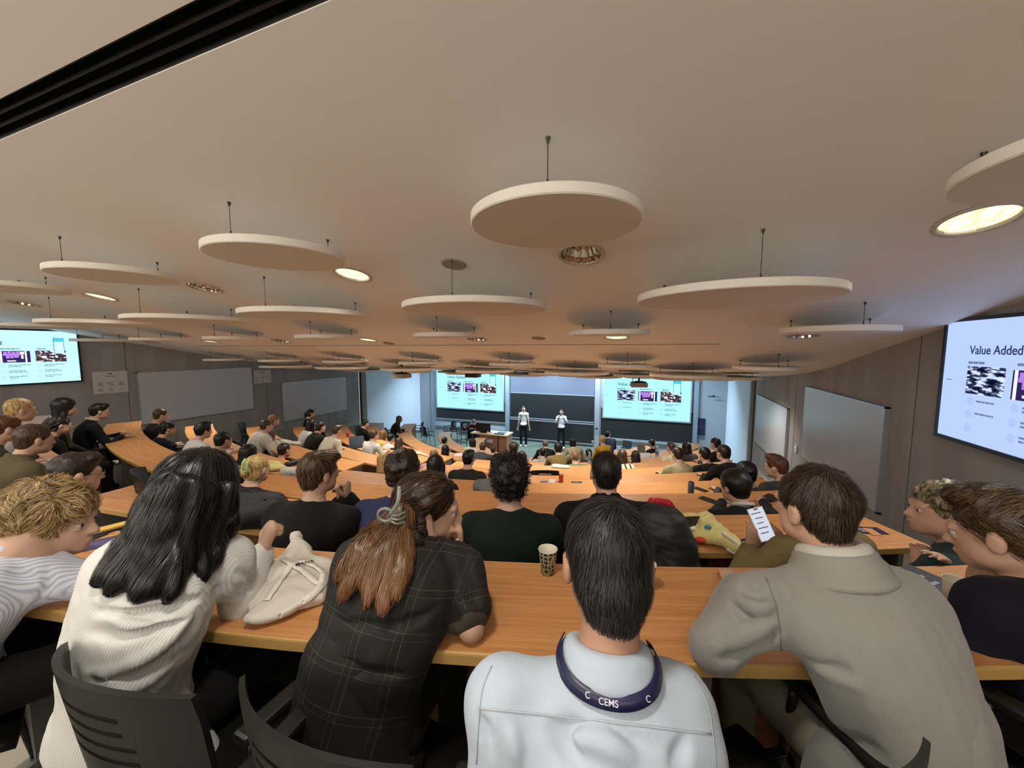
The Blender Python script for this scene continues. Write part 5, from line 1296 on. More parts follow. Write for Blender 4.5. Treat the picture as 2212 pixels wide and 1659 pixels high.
# lettering on the back of the lanyard
mi = len(pts)//2; pc = Vector(pts[mi]); n_ = Vector(nr[mi]).normalized(); tx = (Vector(pts[mi+1]) - Vector(pts[mi-1])).normalized(); ty = n_.cross(tx).normalized()
if ty.z < 0: ty = -ty
tx = ty.cross(n_)
if tx.dot(_R) < 0: tx = -tx; ty = n_.cross(tx)
for st_, off in (('CEMS', -.016), ('C', -.04), ('C', .05)):
    q = min(range(len(pts)), key=lambda i: abs((Vector(pts[i])-pc).dot(tx) - off)); p0 = Vector(pts[q]) + Vector(nr[q]).normalized()*.0026; nn_ = Vector(nr[q]).normalized(); tt = (tx - nn_*tx.dot(nn_)).normalized(); yy = nn_.cross(tt)
    M = Matrix.Translation(p0 - lan.location - yy*.005) @ Matrix((tt, yy, nn_)).transposed().to_4x4()
    text_mesh('lettering', st_, .013, mat('lanyard_print', (196, 196, 220), .5), lan, M, .0004)
# yoke seam of the shirt
def surf_line(o, P0, dirs, m, name, parent, w=.0022, push=.0012):
    """thin raised seam draped on object o: P0 world points, cast along dirs"""
    me = o.data; o3 = Vector(o.parent.location if o.parent else (0, 0, 0)); bv = BVHTree.FromPolygons([v.co for v in me.vertices], [p.vertices[:] for p in me.polygons])
    out, nn = [], []
    for p, d in zip(P0, dirs):
        h_ = bv.ray_cast(Vector(p) - o3 - Vector(d)*.5, Vector(d))
        if h_[0] is not None: out.append(h_[0] + h_[1]*push); nn.append(h_[1])
    if len(out) < 3: return
    return ribbon(name, out, nn, w, m, parent, o3=(0, 0, 0), th=.0008)
def px_seam(r, pts_, m, name, w=.0024):
    bv = bvh_of(r['top'], r['o']); q_ = [cast_px([bv], p.x, p.y) for p in catmull([Vector((a_, b_, 0)) for a_, b_ in pts_], 6)]; q_ = [q for q in q_ if q is not None]
    if len(q_) > 2: return ribbon(name, [Vector(q[0]) - Vector(r['o']) + q[1]*.001 for q in q_], [q[1] for q in q_], w, m, r['root'], o3=(0, 0, 0), th=.0008)
M_SEAM = mat('shirt_seam', (176, 184, 194), .8)
px_seam(A, [(1033, 1530), (1150, 1541), (1290, 1556), (1420, 1572), (1536, 1586)], M_SEAM, 'yoke_seam')
px_seam(A, [(1062, 1440), (1042, 1490), (1034, 1560), (1030, 1650)], M_SEAM, 'sleeve_seam'); px_seam(A, [(1500, 1462), (1530, 1530), (1540, 1600), (1545, 1655)], M_SEAM, 'sleeve_seam')
chair_for(A, 'black chair under the man in the white shirt', back=.0)

# woman in the white pinstriped shirt with long black hair
h = v3(W(436, 1062, 1.16)); fb = unit(FV*.95 + RV*.25); nk = v3(W(392, 1172, 1.09))
hip = v3(WZ(268, 1565, ZF+.55))
B_ = person('woman with long black hair and white pinstriped shirt leaning on the nearest desk', h, face=fb - RV*.15 + np.array((0, 0, -.12)), hip=hip, neck=nk, fb=fb, floor=ZF, hair=('long', 'black'), vox=.0066,
            sh_pts=[W(268, 1222, 1.04), W(490, 1212, 1.15)], wr=[W(330, 1200, 1.42), W(566, 1196, 1.33)], el=[W(250, 1300, 1.25), W(520, 1306, 1.20)], wdir=[FV, FV*.3+RV*.2+np.array((0, 0, .9))], top_mat=stripe_mat('pinstripe', (214, 212, 204), (190, 193, 196), .0062, .0012, soft=.7),
            pants=(26, 26, 30), hairL=.20, folds=FOLD_B, curl=(.4, 1.5), wrinkle=.008, group='people in the nearest row', fine=True, hair_cfg=dict(down=-FV*.35 - RV*.22 + np.array((0, 0, -1.0))), vol=.012, build=1.02, coat=.004)
# shirt tail hanging below the waist
S = SDF(); S.rc(hip + np.array((0, 0, .12)), hip - fb*.03 + np.array((0, 0, -.10)), .135, .165, .05, flat=(fb, .72)); S.rc(hip + RV*.08, hip + RV*.20 + FV*.03 - np.array((0, 0, .16)), .08, .035, .05)
B_['emit']('shirt_tail', S, MATS['pinstripe'], disp=wob(14, .008, 4), fc=True)
strands(B_['hair'], strand_mat('hair_black_long', (8, 8, 9), (44, 42, 42), rough=.34), 5200, .17, down_flow(tuple(-FV*.25 - RV*.25)), width=.0011, segs=7, lift=.004, rnd=.16, seed=4)
M_LONG = MATS['hair_black_long_'] = strand_mat('hair_black_lengths', (8, 8, 9), (44, 42, 42), rough=.36)
LB = drape(B_, [bvh_of(o_, B_['o']) for o_ in (B_['top'], B_['hair'])], [([(400, 1060), (350, 1150), (300, 1215), (262, 1262)], .043, .011), ([(430, 1060), (390, 1160), (345, 1230), (318, 1275)], .045, .012), ([(385, 1050), (320, 1140), (262, 1210), (232, 1245)], .038, .008),
    ([(455, 1070), (425, 1150), (395, 1225), (380, 1280)], .043, .010), ([(480, 1080), (455, 1150), (440, 1200), (452, 1238)], .040, .007), ([(370, 1060), (345, 1130), (330, 1180), (290, 1240)], .045, .02), ([(495, 1060), (492, 1120), (480, 1170), (470, 1215)], .035, .007), ([(420, 1150), (370, 1215), (350, 1262)], .04, .009)], 'hair_lengths', M_LONG, off=.020, disp=wob(110, .004, 4, 1, 1, .2))
strands(LB, M_LONG, 4500, .15, down_flow(tuple(-FV*.25 - RV*.35)), width=.0010, segs=7, lift=.004, rnd=.22, seed=14)
chair_at(170, 1486, -.32, 'black slotted chair behind the woman in the white pinstriped shirt')

# woman in the plaid jacket, hair gathered in a claw clip
h = v3(W(926, 1096, 1.25)); fb = unit(FV*.95 + RV*.12); face = RV*.97 + FV*.22 + np.array((0, 0, -.14)); nk = v3(W(888, 1170, 1.14)); hip = v3(WZ(772, 1560, ZF+.55))
D = person('woman in a dark plaid jacket, hair in a clear claw clip, chin on hand', h, face=face, hip=hip, neck=nk, fb=fb, floor=ZF, hair=('pony', 'black'), vox=.0064, s=.97,
           sh_pts=[W(790, 1215, 1.07), W(990, 1232, 1.16)], el=[W(850, 1330, 1.20), W(1018, 1356, 1.07)], wr=[W(955, 1205, 1.36), W(992, 1196, 1.28)], wdir=[np.array((0, 0, 1))+RV*.2, np.array((0, 0, 1.0)) - RV*.05 + FV*.05], wn=[RV, RV*.9+FV*.4],
           sleeves='short', top_mat=stripe_mat('plaid', (17, 16, 13), (60, 53, 42), .098, .0010, plaid=.017, soft=.6), pants=(22, 20, 18), hairL=.05, curl=(.5, 1.15), wrinkle=.005, group='people in the nearest row', topname='jacket', build=1.0, coat=.006, fine=True, folds=FOLD_D)
S = SDF(); S.rc(hip + np.array((0, 0, .16)), hip - fb*.03 + np.array((0, 0, -.06)), .14, .19, .05, flat=(fb, .75)); S.rc(hip + np.array((0, 0, .0)), hip - RV*.16 - FV*.02 + np.array((0, 0, -.12)), .12, .07, .05)
D['emit']('jacket_skirt', S, MATS['plaid'], disp=wob(12, .007, 5), fc=True)
strands(D['hair'], strand_mat('hair_dark_wave', (12, 9, 8), (92, 66, 44), rough=.34), 4500, .09, lambda p, n: unit((lambda v: v - n*np.dot(v, n))(unit((D['head'] - D['H'][1]*.12 - D['H'][2]*.02 - D['o']) - p)*.8 + np.array((0, 0, -.25)))), width=.0010, segs=6, lift=.004, rnd=.2, seed=5)
# hanging lengths below the clip: dyed from dark roots to a rosy blond
bvD = [bvh_of(o_, D['o']) for o_ in (D['top'], D['hair'])]; hq = cast_px(bvD, 852, 1150); ca = v3(hq[0] - Vector(_FW)*.03); zt = ca[2] - D['o'][2]
pm = strand_mat('hair_ombre', (30, 20, 15), (132, 92, 56), ((136, 98, 64), (196, 134, 116)), zt-.20, zt+.03, .38)
po = drape(D, bvD, [([(872, 1110), (850, 1150), (800, 1210), (765, 1250), (744, 1282)], .030, .006), ([(870, 1105), (850, 1160), (815, 1230), (800, 1300)], .032, .006), ([(872, 1110), (858, 1170), (840, 1240), (832, 1312)], .032, .006),
    ([(876, 1112), (868, 1170), (868, 1230), (862, 1286)], .028, .006), ([(866, 1112), (822, 1160), (770, 1200), (736, 1240)], .026, .006), ([(866, 1110), (800, 1150), (768, 1190), (748, 1225)], .022, .006), ([(880, 1120), (884, 1170), (880, 1215), (872, 1250)], .022, .006)], 'ponytail', pm, off=.022, k=.012, disp=wob(140, .004, 4, 1, 1, .15))
strands(po, pm, 4200, .12, down_flow(tuple(-FV*.18 - RV*.2)), width=.0010, segs=6, lift=.004, rnd=.2, seed=6)
MB_ = strand_mat('hair_dark_swept', (13, 10, 9), (92, 66, 44), rough=.36)
bvD2 = [bvh_of(o_, D['o']) for o_ in (D['top'], D['hair'], D['root'].children[0])]
sw = drape(D, bvD2, [([(972, 1046), (935, 1078), (895, 1100), (862, 1110)], .016, .016), ([(955, 1030), (915, 1060), (880, 1090), (858, 1106)], .018, .018), ([(916, 1152), (900, 1145), (880, 1132), (860, 1118)], .014, .016), ([(906, 1168), (890, 1158), (874, 1142), (858, 1124)], .014, .016), ([(912, 1128), (896, 1122), (878, 1116), (858, 1112)], .014, .016), ([(918, 1100), (900, 1104), (880, 1108), (860, 1112)], .014, .016)], 'swept_hair', MB_, off=.004, k=.012, disp=wob(150, .002, 4))
_dir = v3(W(850, 1114, 1.1)) - v3(W(960, 1070, 1.2))
strands(sw, MB_, 1800, .06, lambda p, n: unit((lambda v: v - n*np.dot(v, n))(_dir/np.linalg.norm(_dir) + np.array((0, 0, -.05)))), width=.0010, segs=5, lift=.003, rnd=.25, seed=15)
# claw clip
M_CLIP = mat('clip_clear', (196, 206, 196), .12, trans=.75); cc = Vector(W(832, 1112, (Vector(ca)-EYE).dot(_FW) - .01))
bm = bmesh.new(); Rv = Vector(_R)
circ = [cc + Rv*(.020*math.cos(t_)) + Vector((0, 0, .018*math.sin(t_))) for t_ in np.linspace(0, 2*PI, 20)]
tube(bm, circ, .004, 8); tube(bm, catmull([cc + Rv*.012 + Vector((0, 0, .0)), cc + Rv*.035 + Vector((0, 0, .035)), cc + Rv*.036 + Vector((0, 0, .075)) + Vector(_F)*.015], 6), .0055, 8)
for k in range(3): tube(bm, catmull([cc + Rv*.012 + Vector((0, 0, -.008*k)), cc + Rv*.034 + Vector((0, 0, -.012*k)) - Vector(_F)*.004, cc + Rv*.05 + Vector((0, 0, -.014*k)) + Vector(_F)*.02], 4), .0028, 6)
for v in bm.verts: v.co -= cc
tagit(bm_obj('hair_clip', bm, M_CLIP, None, cc, smooth=True), 'clear plastic claw clip holding the hair of the woman in the plaid jacket', 'hair clip')
Ah = np.stack(D['H'], 1); e = Vector(D['head'] + Ah @ np.array((.082, -.004, -.052))); bm = bmesh.new(); bmesh.ops.create_uvsphere(bm, u_segments=10, v_segments=8, radius=.004, matrix=Matrix.Translation((0, 0, 0)))
tagit(bm_obj('earring', bm, mat('gold', (220, 180, 110), .25, metal=1), None, e, smooth=True), 'small gold stud earring of the woman in the plaid jacket', 'earring')
chair_at(606, 1606, -.42, 'black chair in the foreground behind the woman in the plaid jacket')

# man in the beige suit
h = v3(W(1757, 1092, 1.04)); fb = unit(FV*.93 - RV*.02); hip = h - fb*.20 + RV*.10; hip[2] = ZF + .55; nk = h - np.array((0, 0, .15)) - fb*.075 + RV*.02
E_ = person('man in a beige suit jacket with short brown hair seen from behind, right foreground', h, face=fb - RV*.2 + np.array((0, 0, -.1)), hip=hip, neck=nk, fb=fb, floor=ZF, hair=('short', 'brown'), vox=.0066, s=.93,
            sh_pts=[W(1640, 1306, .99), W(1945, 1300, .97)], el=[W(1546, 1392, .99), W(1990, 1420, .99)], wr=[W(1588, 1268, 1.27), W(1950, 1290, 1.22)], wdir=[FV*1+RV*.3, FV], top_mat=mat('beige_wool', (136, 134, 128), .9, bump=(7, .4, .03), sheen=.2), pants=(150, 142, 124), skin='fair',
            wrinkle=.005, folds=FOLD_E, topname='jacket', coat=.010, build=.97, group='people in the nearest row', fine=True, hair_disp=wob(60, .005, 2), hair_mat_=HM('brown'))
fold_collar(E_, cloth((206, 202, 192)), 'shirt_collar', r0=.060, hh=.052, drop=.02, out=.008)
fold_collar(E_, mat('beige_collar', (142, 140, 133), .9), 'jacket_collar', r0=.070, hh=.036, drop=.052, out=.036, th=.006, h=.005)
px_seam(E_, [(1655, 1249), (1676, 1310), (1685, 1370), (1687, 1420)], mat('beige_seam', (120, 116, 106), .9), 'armhole_seam'); px_seam(E_, [(1640, 1598), (1690, 1622), (1745, 1650)], MATS['beige_seam'], 'pocket_seam')
S = SDF(); S.rc(hip + np.array((0, 0, .15)), hip - fb*.04 - np.array((0, 0, .10)), .155, .175, .05, flat=(fb, .75)); S.rc(hip - RV*.12, hip - RV*.20 - FV*.02 - np.array((0, 0, .12)), .09, .06, .05)
E_['emit']('jacket_skirt', S, MATS['beige_wool'], disp=wob(10, .008, 5))
strands(E_['hair'], strand_mat('hair_brown_short', (24, 17, 13), (84, 64, 46), rough=.5), 6000, .034, whorl_flow(E_['head'] + E_['H'][2]*.1 - E_['H'][1]*.05 - E_['o'], E_['H'], 1, .5, .5), width=.0008, segs=3, lift=.004, rnd=.45, seed=7)
chair_at(1850, 1715, .12, 'black chair under the man in the beige suit')

# blond man at the left in the striped shirt, in profile
h = v3(W(116, 1124, 1.26)); fb = unit(FV*.75 + RV*.45); hip = v3(WZ(-150, 1500, ZF+.55)); nk = v3(W(48, 1190, 1.18))
G = person('man with curly blond hair and blue striped shirt in profile at the left edge', h, face=RV*.93 + FV*.32 + np.array((0, 0, -.12)), hip=hip, neck=nk, fb=fb, floor=ZF, hair=('curly', 'blond'), vox=.007, vol=.014, s=1.0,
           sh_pts=[W(-100, 1262, 1.15), W(88, 1240, 1.19)], el=[W(-20, 1330, 1.3), W(232, 1262, 1.27)], wr=[W(150, 1240, 1.40), W(340, 1222, 1.38)], top_mat=stripe_mat('blue_stripe', (206, 208, 220), (164, 168, 190), .0085, .0017, soft=.7), wrinkle=.006, group='people in the nearest row', fine=True, pants=(24, 24, 28), build=1.05,
           folds=[([(100, 1225), (105, 1260), (95, 1290)], .010, 's'), ([(10, 1235), (50, 1240), (85, 1252)], .009, 's'), ([(180, 1240), (200, 1262), (190, 1280)], .008, 's')])
strands(G['hair'], strand_mat('hair_blond_curl', (100, 76, 44), (220, 186, 124), rough=.5), 7000, .07, lambda p, n: unit((lambda v: v - n*np.dot(v, n))(np.array((math.sin(p[0]*60), math.cos(p[1]*50), -1.1+.6*math.sin(p[2]*70))))), width=.0008, segs=7, lift=.009, rnd=.7, seed=8)
chair_for(G, 'black chair under the blond man in the striped shirt', back=.06, rot=-.2)

# man in navy at the right edge
h = v3(W(2152, 1146, 1.12)); fb = unit(FV*.85 - RV*.35); hip = v3(WZ(2330, 1560, ZF+.55)); nk = h - np.array((0, 0, .15)) + RV*.07 - FV*.05
K = person('man with brown quiff and navy sweater in profile at the right edge, hand at chin', h, face=-RV*.5 + FV*.85 + np.array((0, 0, -.3)), hip=hip, neck=nk, fb=fb, floor=ZF, hair=('top', 'brown'), vox=.007,
           sh_pts=[W(2150, 1320, 1.06), W(2440, 1330, .90)], el=[W(2092, 1400, 1.08), W(2450, 1420, .95)], wr=[W(2104, 1292, 1.22), W(2250, 1300, 1.3)], wdir=[np.array((0, 0, 1.0)) + RV*.15, FV], wn=[-RV, np.array((0, 0, 1.0))], top=(22, 22, 46), wrinkle=.006, group='people in the nearest row', fine=True, curl=(1.1, .4), build=1.12, coat=.012, topname='sweater', skin='fair')
strands(K['hair'], strand_mat('hair_brown_quiff', (36, 26, 18), (132, 100, 66), rough=.4), 3600, .04, (lambda p, n: unit((lambda v: v - n*np.dot(v, n)*.8)(-K['H'][1]*.7 + K['H'][2]*(.5 if (p + K['o'] - K['head'])@K['H'][2] > .05 else -.6)))), width=.0008, segs=3, lift=.006, rnd=.5, seed=9)
chair_for(K, 'black chair under the man in navy at the right edge', back=.03)

# second row, near enough to read
h = v3(W(690, 1020, 2.12)); fb = unit(np.array((CX0-h[0], CY0-h[1], 0)))
P64 = person('man with brown hair and black suit, hands clasped by his chin, second row', h, row=2, face=fb + RV*.45 + np.array((0, 0, -.1)), hair=('side', 'brown'), top=(20, 20, 21), vox=.0085, sh=.205, coat=.012, topname='jacket', wr=[W(735, 1085, 2.3), W(752, 1078, 2.28)], wdir=[np.array((0, 0, 1.0)), np.array((0, 0, 1.0))], wn=[RV, RV], curl=1.3, build=1.1, neck=h - np.array((0, 0, .17)) - fb*.06, fine=True)
strands(P64['hair'], strand_mat('hair_brown_64', (34, 24, 17), (120, 92, 60), rough=.4), 2500, .05, whorl_flow(P64['head'] + P64['H'][2]*.09 - P64['H'][1]*.05 - P64['o'], P64['H'], 1, .4, .5), width=.0012, segs=4, lift=.005, rnd=.4, seed=10)
chair(Vector((P64['hip'][0], P64['hip'][1], FLZ[2])), math.atan2(-P64['fb'][0], P64['fb'][1]), 'black chair under the black suit man with clasped hands')
h = v3(W(1103, 1034, 2.03)); fb = unit(np.array((CX0-h[0], CY0-h[1], 0)))
P65 = person('man with dark curly hair and bottle green sweater seen from behind, second row', h, row=2, hair=('curly', 'black'), top=(18, 40, 28), vox=.0085, vol=.014, sh=.2, topname='sweater', build=1.05, neck=h - np.array((0, 0, .17)) - fb*.05, face=fb)
strands(P65['hair'], strand_mat('hair_dark_curl', (14, 10, 9), (52, 42, 34), rough=.5), 3500, .03, lambda p, n: unit((lambda v: v - n*np.dot(v, n)*.6)(np.array((math.sin(p[0]*150+p[2]*90), math.cos(p[1]*140), math.sin(p[2]*160))))), width=.0013, segs=4, lift=.012, rnd=1.0, seed=11)
chair(Vector((P65['hip'][0], P65['hip'][1], FLZ[2])), math.atan2(-P65['fb'][0], P65['fb'][1]), 'black chair under the man in the green sweater')
h = v3(W(1308, 1018, 2.17)); fb = unit(np.array((CX0-h[0], CY0-h[1], 0)))
P66 = person('man with cropped dark hair and black sweater seen from behind, second row', h, row=2, hair=('crop', 'darkbrown'), top=(20, 20, 24), vox=.0085, sh=.215, topname='sweater', build=1.12, coat=.01, neck=h - np.array((0, 0, .17)) - fb*.05, face=fb, collar='high')
strands(P66['hair'], strand_mat('hair_dark_66', (16, 12, 11), (50, 40, 34), rough=.45), 2500, .022, whorl_flow(P66['head'] + P66['H'][2]*.1 - P66['H'][1]*.05 - P66['o'], P66['H'], 1, .5, .6), width=.0011, segs=3, lift=.004, rnd=.4, seed=12)
chair(Vector((P66['hip'][0], P66['hip'][1], FLZ[2])), math.atan2(-P66['fb'][0], P66['fb'][1]), 'black chair under the man in the black sweater')
h = v3(W(1748, 1076, 1.80)); fb = unit(np.array((CX0-h[0], CY0-h[1], 0)) - RV*2.5)
P80 = person('person in an olive jacket holding a lit phone, head hidden behind the beige suit man', h, row=2, fb=fb, hair=('short', 'darkbrown'), top=(118, 102, 62), vox=.0085, wr=[W(1622, 1190, 1.80), W(1700, 1180, 1.84)], el=[W(1598, 1262, 1.66), W(1735, 1250, 1.75)], wdir=[np.array((.1, .1, 1.0)), -RV*.8 + np.array((0, .1, .7))], wn=[-FV, -FV], curl=(.25, .6), coat=.012, topname='jacket', skin='tan', fine=False)
chair(Vector((P80['hip'][0], P80['hip'][1], FLZ[2])), math.atan2(-P80['fb'][0], P80['fb'][1]), 'black chair under the person in the olive jacket with the phone')
pp = W(1645, 1132, 1.80); ph = empty('mobile_phone', pp, 'white phone with a lit screen held up by the person in the olive jacket', 'phone', rot=(R(62), R(-14), YAW))
bm = bmesh.new(); box(bm, (0, 0, 0), (.074, .15, .008), bevel=.003); bm_obj('case', bm, mat('phone_white', (220, 220, 224), .4), ph)
bm = bmesh.new(); box(bm, (0, 0, .0046), (.066, .140, .001)); bm_obj('screen', bm, emis('phone_glow', (214, 218, 232), 1.0), ph)
bm = bmesh.new()
for k in range(5): box(bm, (-.005 + .004*(k % 2), .05 - .022*k, .0056), (.045 - .008*(k % 3), .004, .0006))
box(bm, (0, .067, .0056), (.02, .006, .0006)); tagit(bm_obj('screen_text', bm, mat('phone_text', (90, 96, 120), .6), ph), None, None)
h = v3(W(2032, 1100, 1.62)); 
P69 = person('person with curly dark blond hair and teal jacket, right of the second desk', h, row=2, fb=FV*.7 - RV*.5, face=-RV*.9 + FV*.35, hair=('curly', 'lightbrown'), top=(40, 60, 64), vox=.009, vol=.008, fine=True, wr=[W(1990, 1240, 1.55), W(2050, 1240, 1.5)], skin='fair', topname='jacket', coat=.01, hair_mat_=hair_mat('hair_two_tone', (26, 22, 20), (150, 136, 100)))
chair(Vector((P69['hip'][0], P69['hip'][1], FLZ[2])), math.atan2(-P69['fb'][0], P69['fb'][1]), 'black chair under the person in the teal jacket')
# pale green claw clip on the blond woman of the third row
Ah = np.stack(r15['H'], 1); c0 = Vector(r15['head'] + Ah @ np.array((.02, -.135, .05))); bm = bmesh.new(); t_ = Vector(r15['H'][2]); u_ = Vector(r15['H'][0]); w_ = Vector(-r15['H'][1])
tube(bm, catmull([t_*.05 + w_*.0, t_*.02 + w_*.022, -t_*.03 + w_*.02, -t_*.06 - w_*.005], 5), .009, 8); tube(bm, catmull([t_*.045 + u_*.03 - w_*.005, t_*.02 + u_*.034 + w_*.012, -t_*.03 + u_*.032 + w_*.01, -t_*.055 + u_*.028 - w_*.01], 5), .008, 8)
for k in range(4): tube(bm, [t_*(.03-.025*k) + w_*.018, t_*(.03-.025*k) + u_*.03 + w_*.012], .005, 6)
tagit(bm_obj('hair_clip', bm, mat('clip_green', (168, 190, 128), .35), None, c0, smooth=True), 'pale green claw clip in the blond hair of the third row woman', 'hair clip')
# glasses of the man at the left
def glasses(pr, lab):
    Ah = np.stack(pr['H'], 1); c = pr['head']; o = Vector(c + Ah @ np.array((0, .1, 0))); bm = bmesh.new()
    def q(x, y, z): return Vector(c + Ah @ np.array((x, y, z))) - o
    for sx in (-1, 1):
        tube(bm, [q(sx*.033 + .024*math.cos(t_), .104 - .006*abs(math.cos(t_)), -.008 + .018*math.sin(t_)) for t_ in np.linspace(0, 2*PI, 17)], .0016, 6); tube(bm, [q(sx*.058, .1, -.002), q(sx*.082, .03, -.002), q(sx*.082, -.01, -.008)], .0016, 6)
    tube(bm, [q(-.01, .106, -.006), q(.01, .106, -.006)], .0016, 6); tagit(bm_obj('glasses', bm, mat('glasses_metal', (90, 70, 50), .35, metal=.6), None, o), lab, 'glasses')
glasses(r7, 'thin framed glasses worn by the man in grey at the left')
# ------------------------------------------------ things on the desks
def on(px, py, row): return WZ(px, py, TOPZ[row])
def put_bm(name, bm, m, p, rz, lab, cat, group=None, smooth=False):
    o = bm_obj(name, bm, m, None, (p.x, p.y, p.z+.0008), smooth=smooth); o.rotation_euler = (0, 0, rz); return tagit(o, lab, cat, group)
def cup_pattern():
    m = bpy.data.materials.new('cup_pattern'); m.use_nodes = True; nt = m.node_tree; b = nt.nodes['Principled BSDF']; L = nt.links.new
    tc = nd(nt, 'ShaderNodeTexCoord'); v = nd(nt, 'ShaderNodeTexVoronoi', feature='DISTANCE_TO_EDGE'); v.inputs['Scale'].default_value = 62; v.inputs['Randomness'].default_value = .35
    r = nd(nt, 'ShaderNodeValToRGB'); r.color_ramp.elements[0].position = .10; r.color_ramp.elements[0].color = (*lin((176, 178, 150)), 1); r.color_ramp.elements[1].position = .14; r.color_ramp.elements[1].color = (*lin((44, 50, 38)), 1)
    L(tc.outputs['Object'], v.inputs['Vector']); L(v.outputs['Distance'], r.inputs[0]); L(r.outputs[0], b.inputs['Base Color']); b.inputs['Roughness'].default_value = .5; return m
M_CUP = cup_pattern(); M_CUPIN = mat('cup_paper', (214, 208, 188), .6)
def paper_cup(p, lab, m=None, s=1.0):
    r = empty('paper_cup', p, lab, 'cup')
    bm = bmesh.new(); lathe(bm, [(.001, .001), (.024*s, .001), (.0335*s, .088*s)], (0, 0, 0), 28); bm_obj('sleeve', bm, m or M_CUP, r, smooth=True)
    bm = bmesh.new(); lathe(bm, [(.0335*s, .088*s), (.0352*s, .0895*s), (.0345*s, .092*s), (.032*s, .089*s), (.0235*s, .006), (.001, .005)], (0, 0, 0), 28); bm_obj('rim', bm, M_CUPIN, r, smooth=True)
paper_cup(WZ(1183, 1237, TOPZ[1]), 'paper cup with a green leaf-like net pattern left of the white shirt man')
paper_cup(WZ(1393, 1272, TOPZ[1]), 'paper cup mostly hidden behind the right ear of the white shirt man')
paper_cup(WZ(2062, 1312, TOPZ[1]), 'white paper cup on the nearest desk below the hand of the man in navy', mat('cup_white', (216, 212, 204), .5))
paper_cup(on(268, 946, 3), 'pale paper cup on the left desk before the man in the black suit', mat('cup_cream', (200, 176, 140), .5), 1.1)
# canvas tote bag with straps
tp = WZ(628, 1268, TOPZ[1]); M_CANVAS = mat('canvas_white', (206, 200, 190), .85, bump=(30, .5, .008))
a1, a2, a3, a4 = [v3(WZ(x, y, TOPZ[1]+.028)) for x, y in ((572, 1322), (680, 1232), (600, 1240), (650, 1275))]; a5 = v3(WZ(645, 1200, TOPZ[1]+.05)); pk = v3(W(640, 1160, 1.50))
S = SDF(); zf_ = ((0, 0, 1.0), .42)
S.rc(a1, a4, .035, .075, .05, flat=zf_); S.rc(a4, a2, .075, .055, .05, flat=zf_); S.rc(a3, a5, .06, .05, .05, flat=zf_); S.rc(a1, a3, .04, .06, .04, flat=zf_); S.rc(a3, a2, .06, .05, .04, flat=zf_); S.rc(a5, pk, .036, .022, .03, flat=(v3(_F), .4))
P_, F_ = S.mesh(.006, wob(26, .010, 3)); P_[:, 2] = np.maximum(P_[:, 2], TOPZ[1]+.0015); o3 = v3(tp)
tote = link('tote_bag', np_mesh('tote_bag', P_ - o3, F_), M_CANVAS, None, tuple(o3)); tagit(tote, 'crumpled white canvas tote bag with straps lying on the nearest desk', 'bag')
bvT = [BVHTree.FromPolygons([tuple(p) for p in P_], F_.tolist())]
for pts_ in ([(575, 1300), (610, 1250), (640, 1215), (680, 1225), (702, 1255), (660, 1300), (600, 1335)], [(612, 1210), (650, 1232), (690, 1262), (700, 1240)]):
    q_ = []
    for p in catmull([Vector((a_, b_, 0)) for a_, b_ in pts_], 6):
        hq = cast_px(bvT, p.x, p.y); q_.append((Vector(hq[0])+Vector((0, 0, .004)), hq[1]) if hq is not None else (WZ(p.x, p.y, TOPZ[1]+.006), Vector((0, 0, 1))))
    ribbon('strap', [a_ - Vector(o3) for a_, b_ in q_], [b_ for a_, b_ in q_], .022, mat('strap_white', (222, 216, 206), .8), tote, o3=(0, 0, 0), th=.002)
hq = cast_px(bvT, 652, 1226)
if hq is not None:
    n_ = Vector((0, 0, 1)); tx = (Vector(_R)*.82 + Vector(_F)*.5).normalized(); M = Matrix.Translation(hq[0] - Vector(o3) + Vector((0, 0, .012)) - tx*.02) @ Matrix((tx, n_.cross(tx), n_)).transposed().to_4x4(); text_mesh('lettering', 'MANA', .02, mat('print_dark', (50, 50, 56), .8), tote, M, .0006)
# puffy dark shapes: backpack, jacket on a chair, bags
def lump(name, pts, m, lab, cat, vox=.01, disp=None, zmin=None, k=.04, extra=None):
    S = SDF()
    for q in pts: S.rc(v3(q[0]), v3(q[1]), q[2], q[3] if len(q) > 3 else q[2], k, flat=q[4] if len(q) > 4 else None)
    P, F = S.mesh(vox, disp)
    if zmin is not None: P[:, 2] = np.maximum(P[:, 2], zmin)
    o3 = P.mean(0); o3[2] = P[:, 2].min(); o = link(name, np_mesh(name, P-o3, F), m, None, tuple(o3)); tagit(o, lab, cat); return o, o3
z2 = TOPZ[2]; bp, bo = lump('backpack', [(WZ(520, 1105, z2+.10), WZ(585, 1098, z2+.10), .11, .10), (WZ(530, 1110, z2+.16), WZ(580, 1105, z2+.16), .07, .06), (WZ(510, 1110, z2+.05), WZ(570, 1112, z2+.05), .06)], mat('backpack_black', (34, 34, 36), .7, bump=(60, .3, .004)), 'dark grey backpack lying on the left end of the second row desk', 'backpack', disp=wob(18, .006), zmin=z2+.001)
bm = bmesh.new()
tube(bm, [q - Vector(bo) for q in catmull([WZ(530, 1112, z2+.02), WZ(560, 1122, z2+.012), WZ(590, 1115, z2+.03), WZ(600, 1106, z2+.05), WZ(588, 1104, z2+.06)], 6)], .010, 6); bm_obj('strap', bm, mat('strap_black', (18, 18, 20), .6), bp, smooth=True)
bm = bmesh.new(); tube(bm, [q - Vector(bo) for q in catmull([WZ(540, 1060, z2+.21), WZ(560, 1068, z2+.2), WZ(572, 1080, z2+.18)], 6)], .006, 6); bm_obj('handle', bm, MATS['strap_black'], bp, smooth=True)
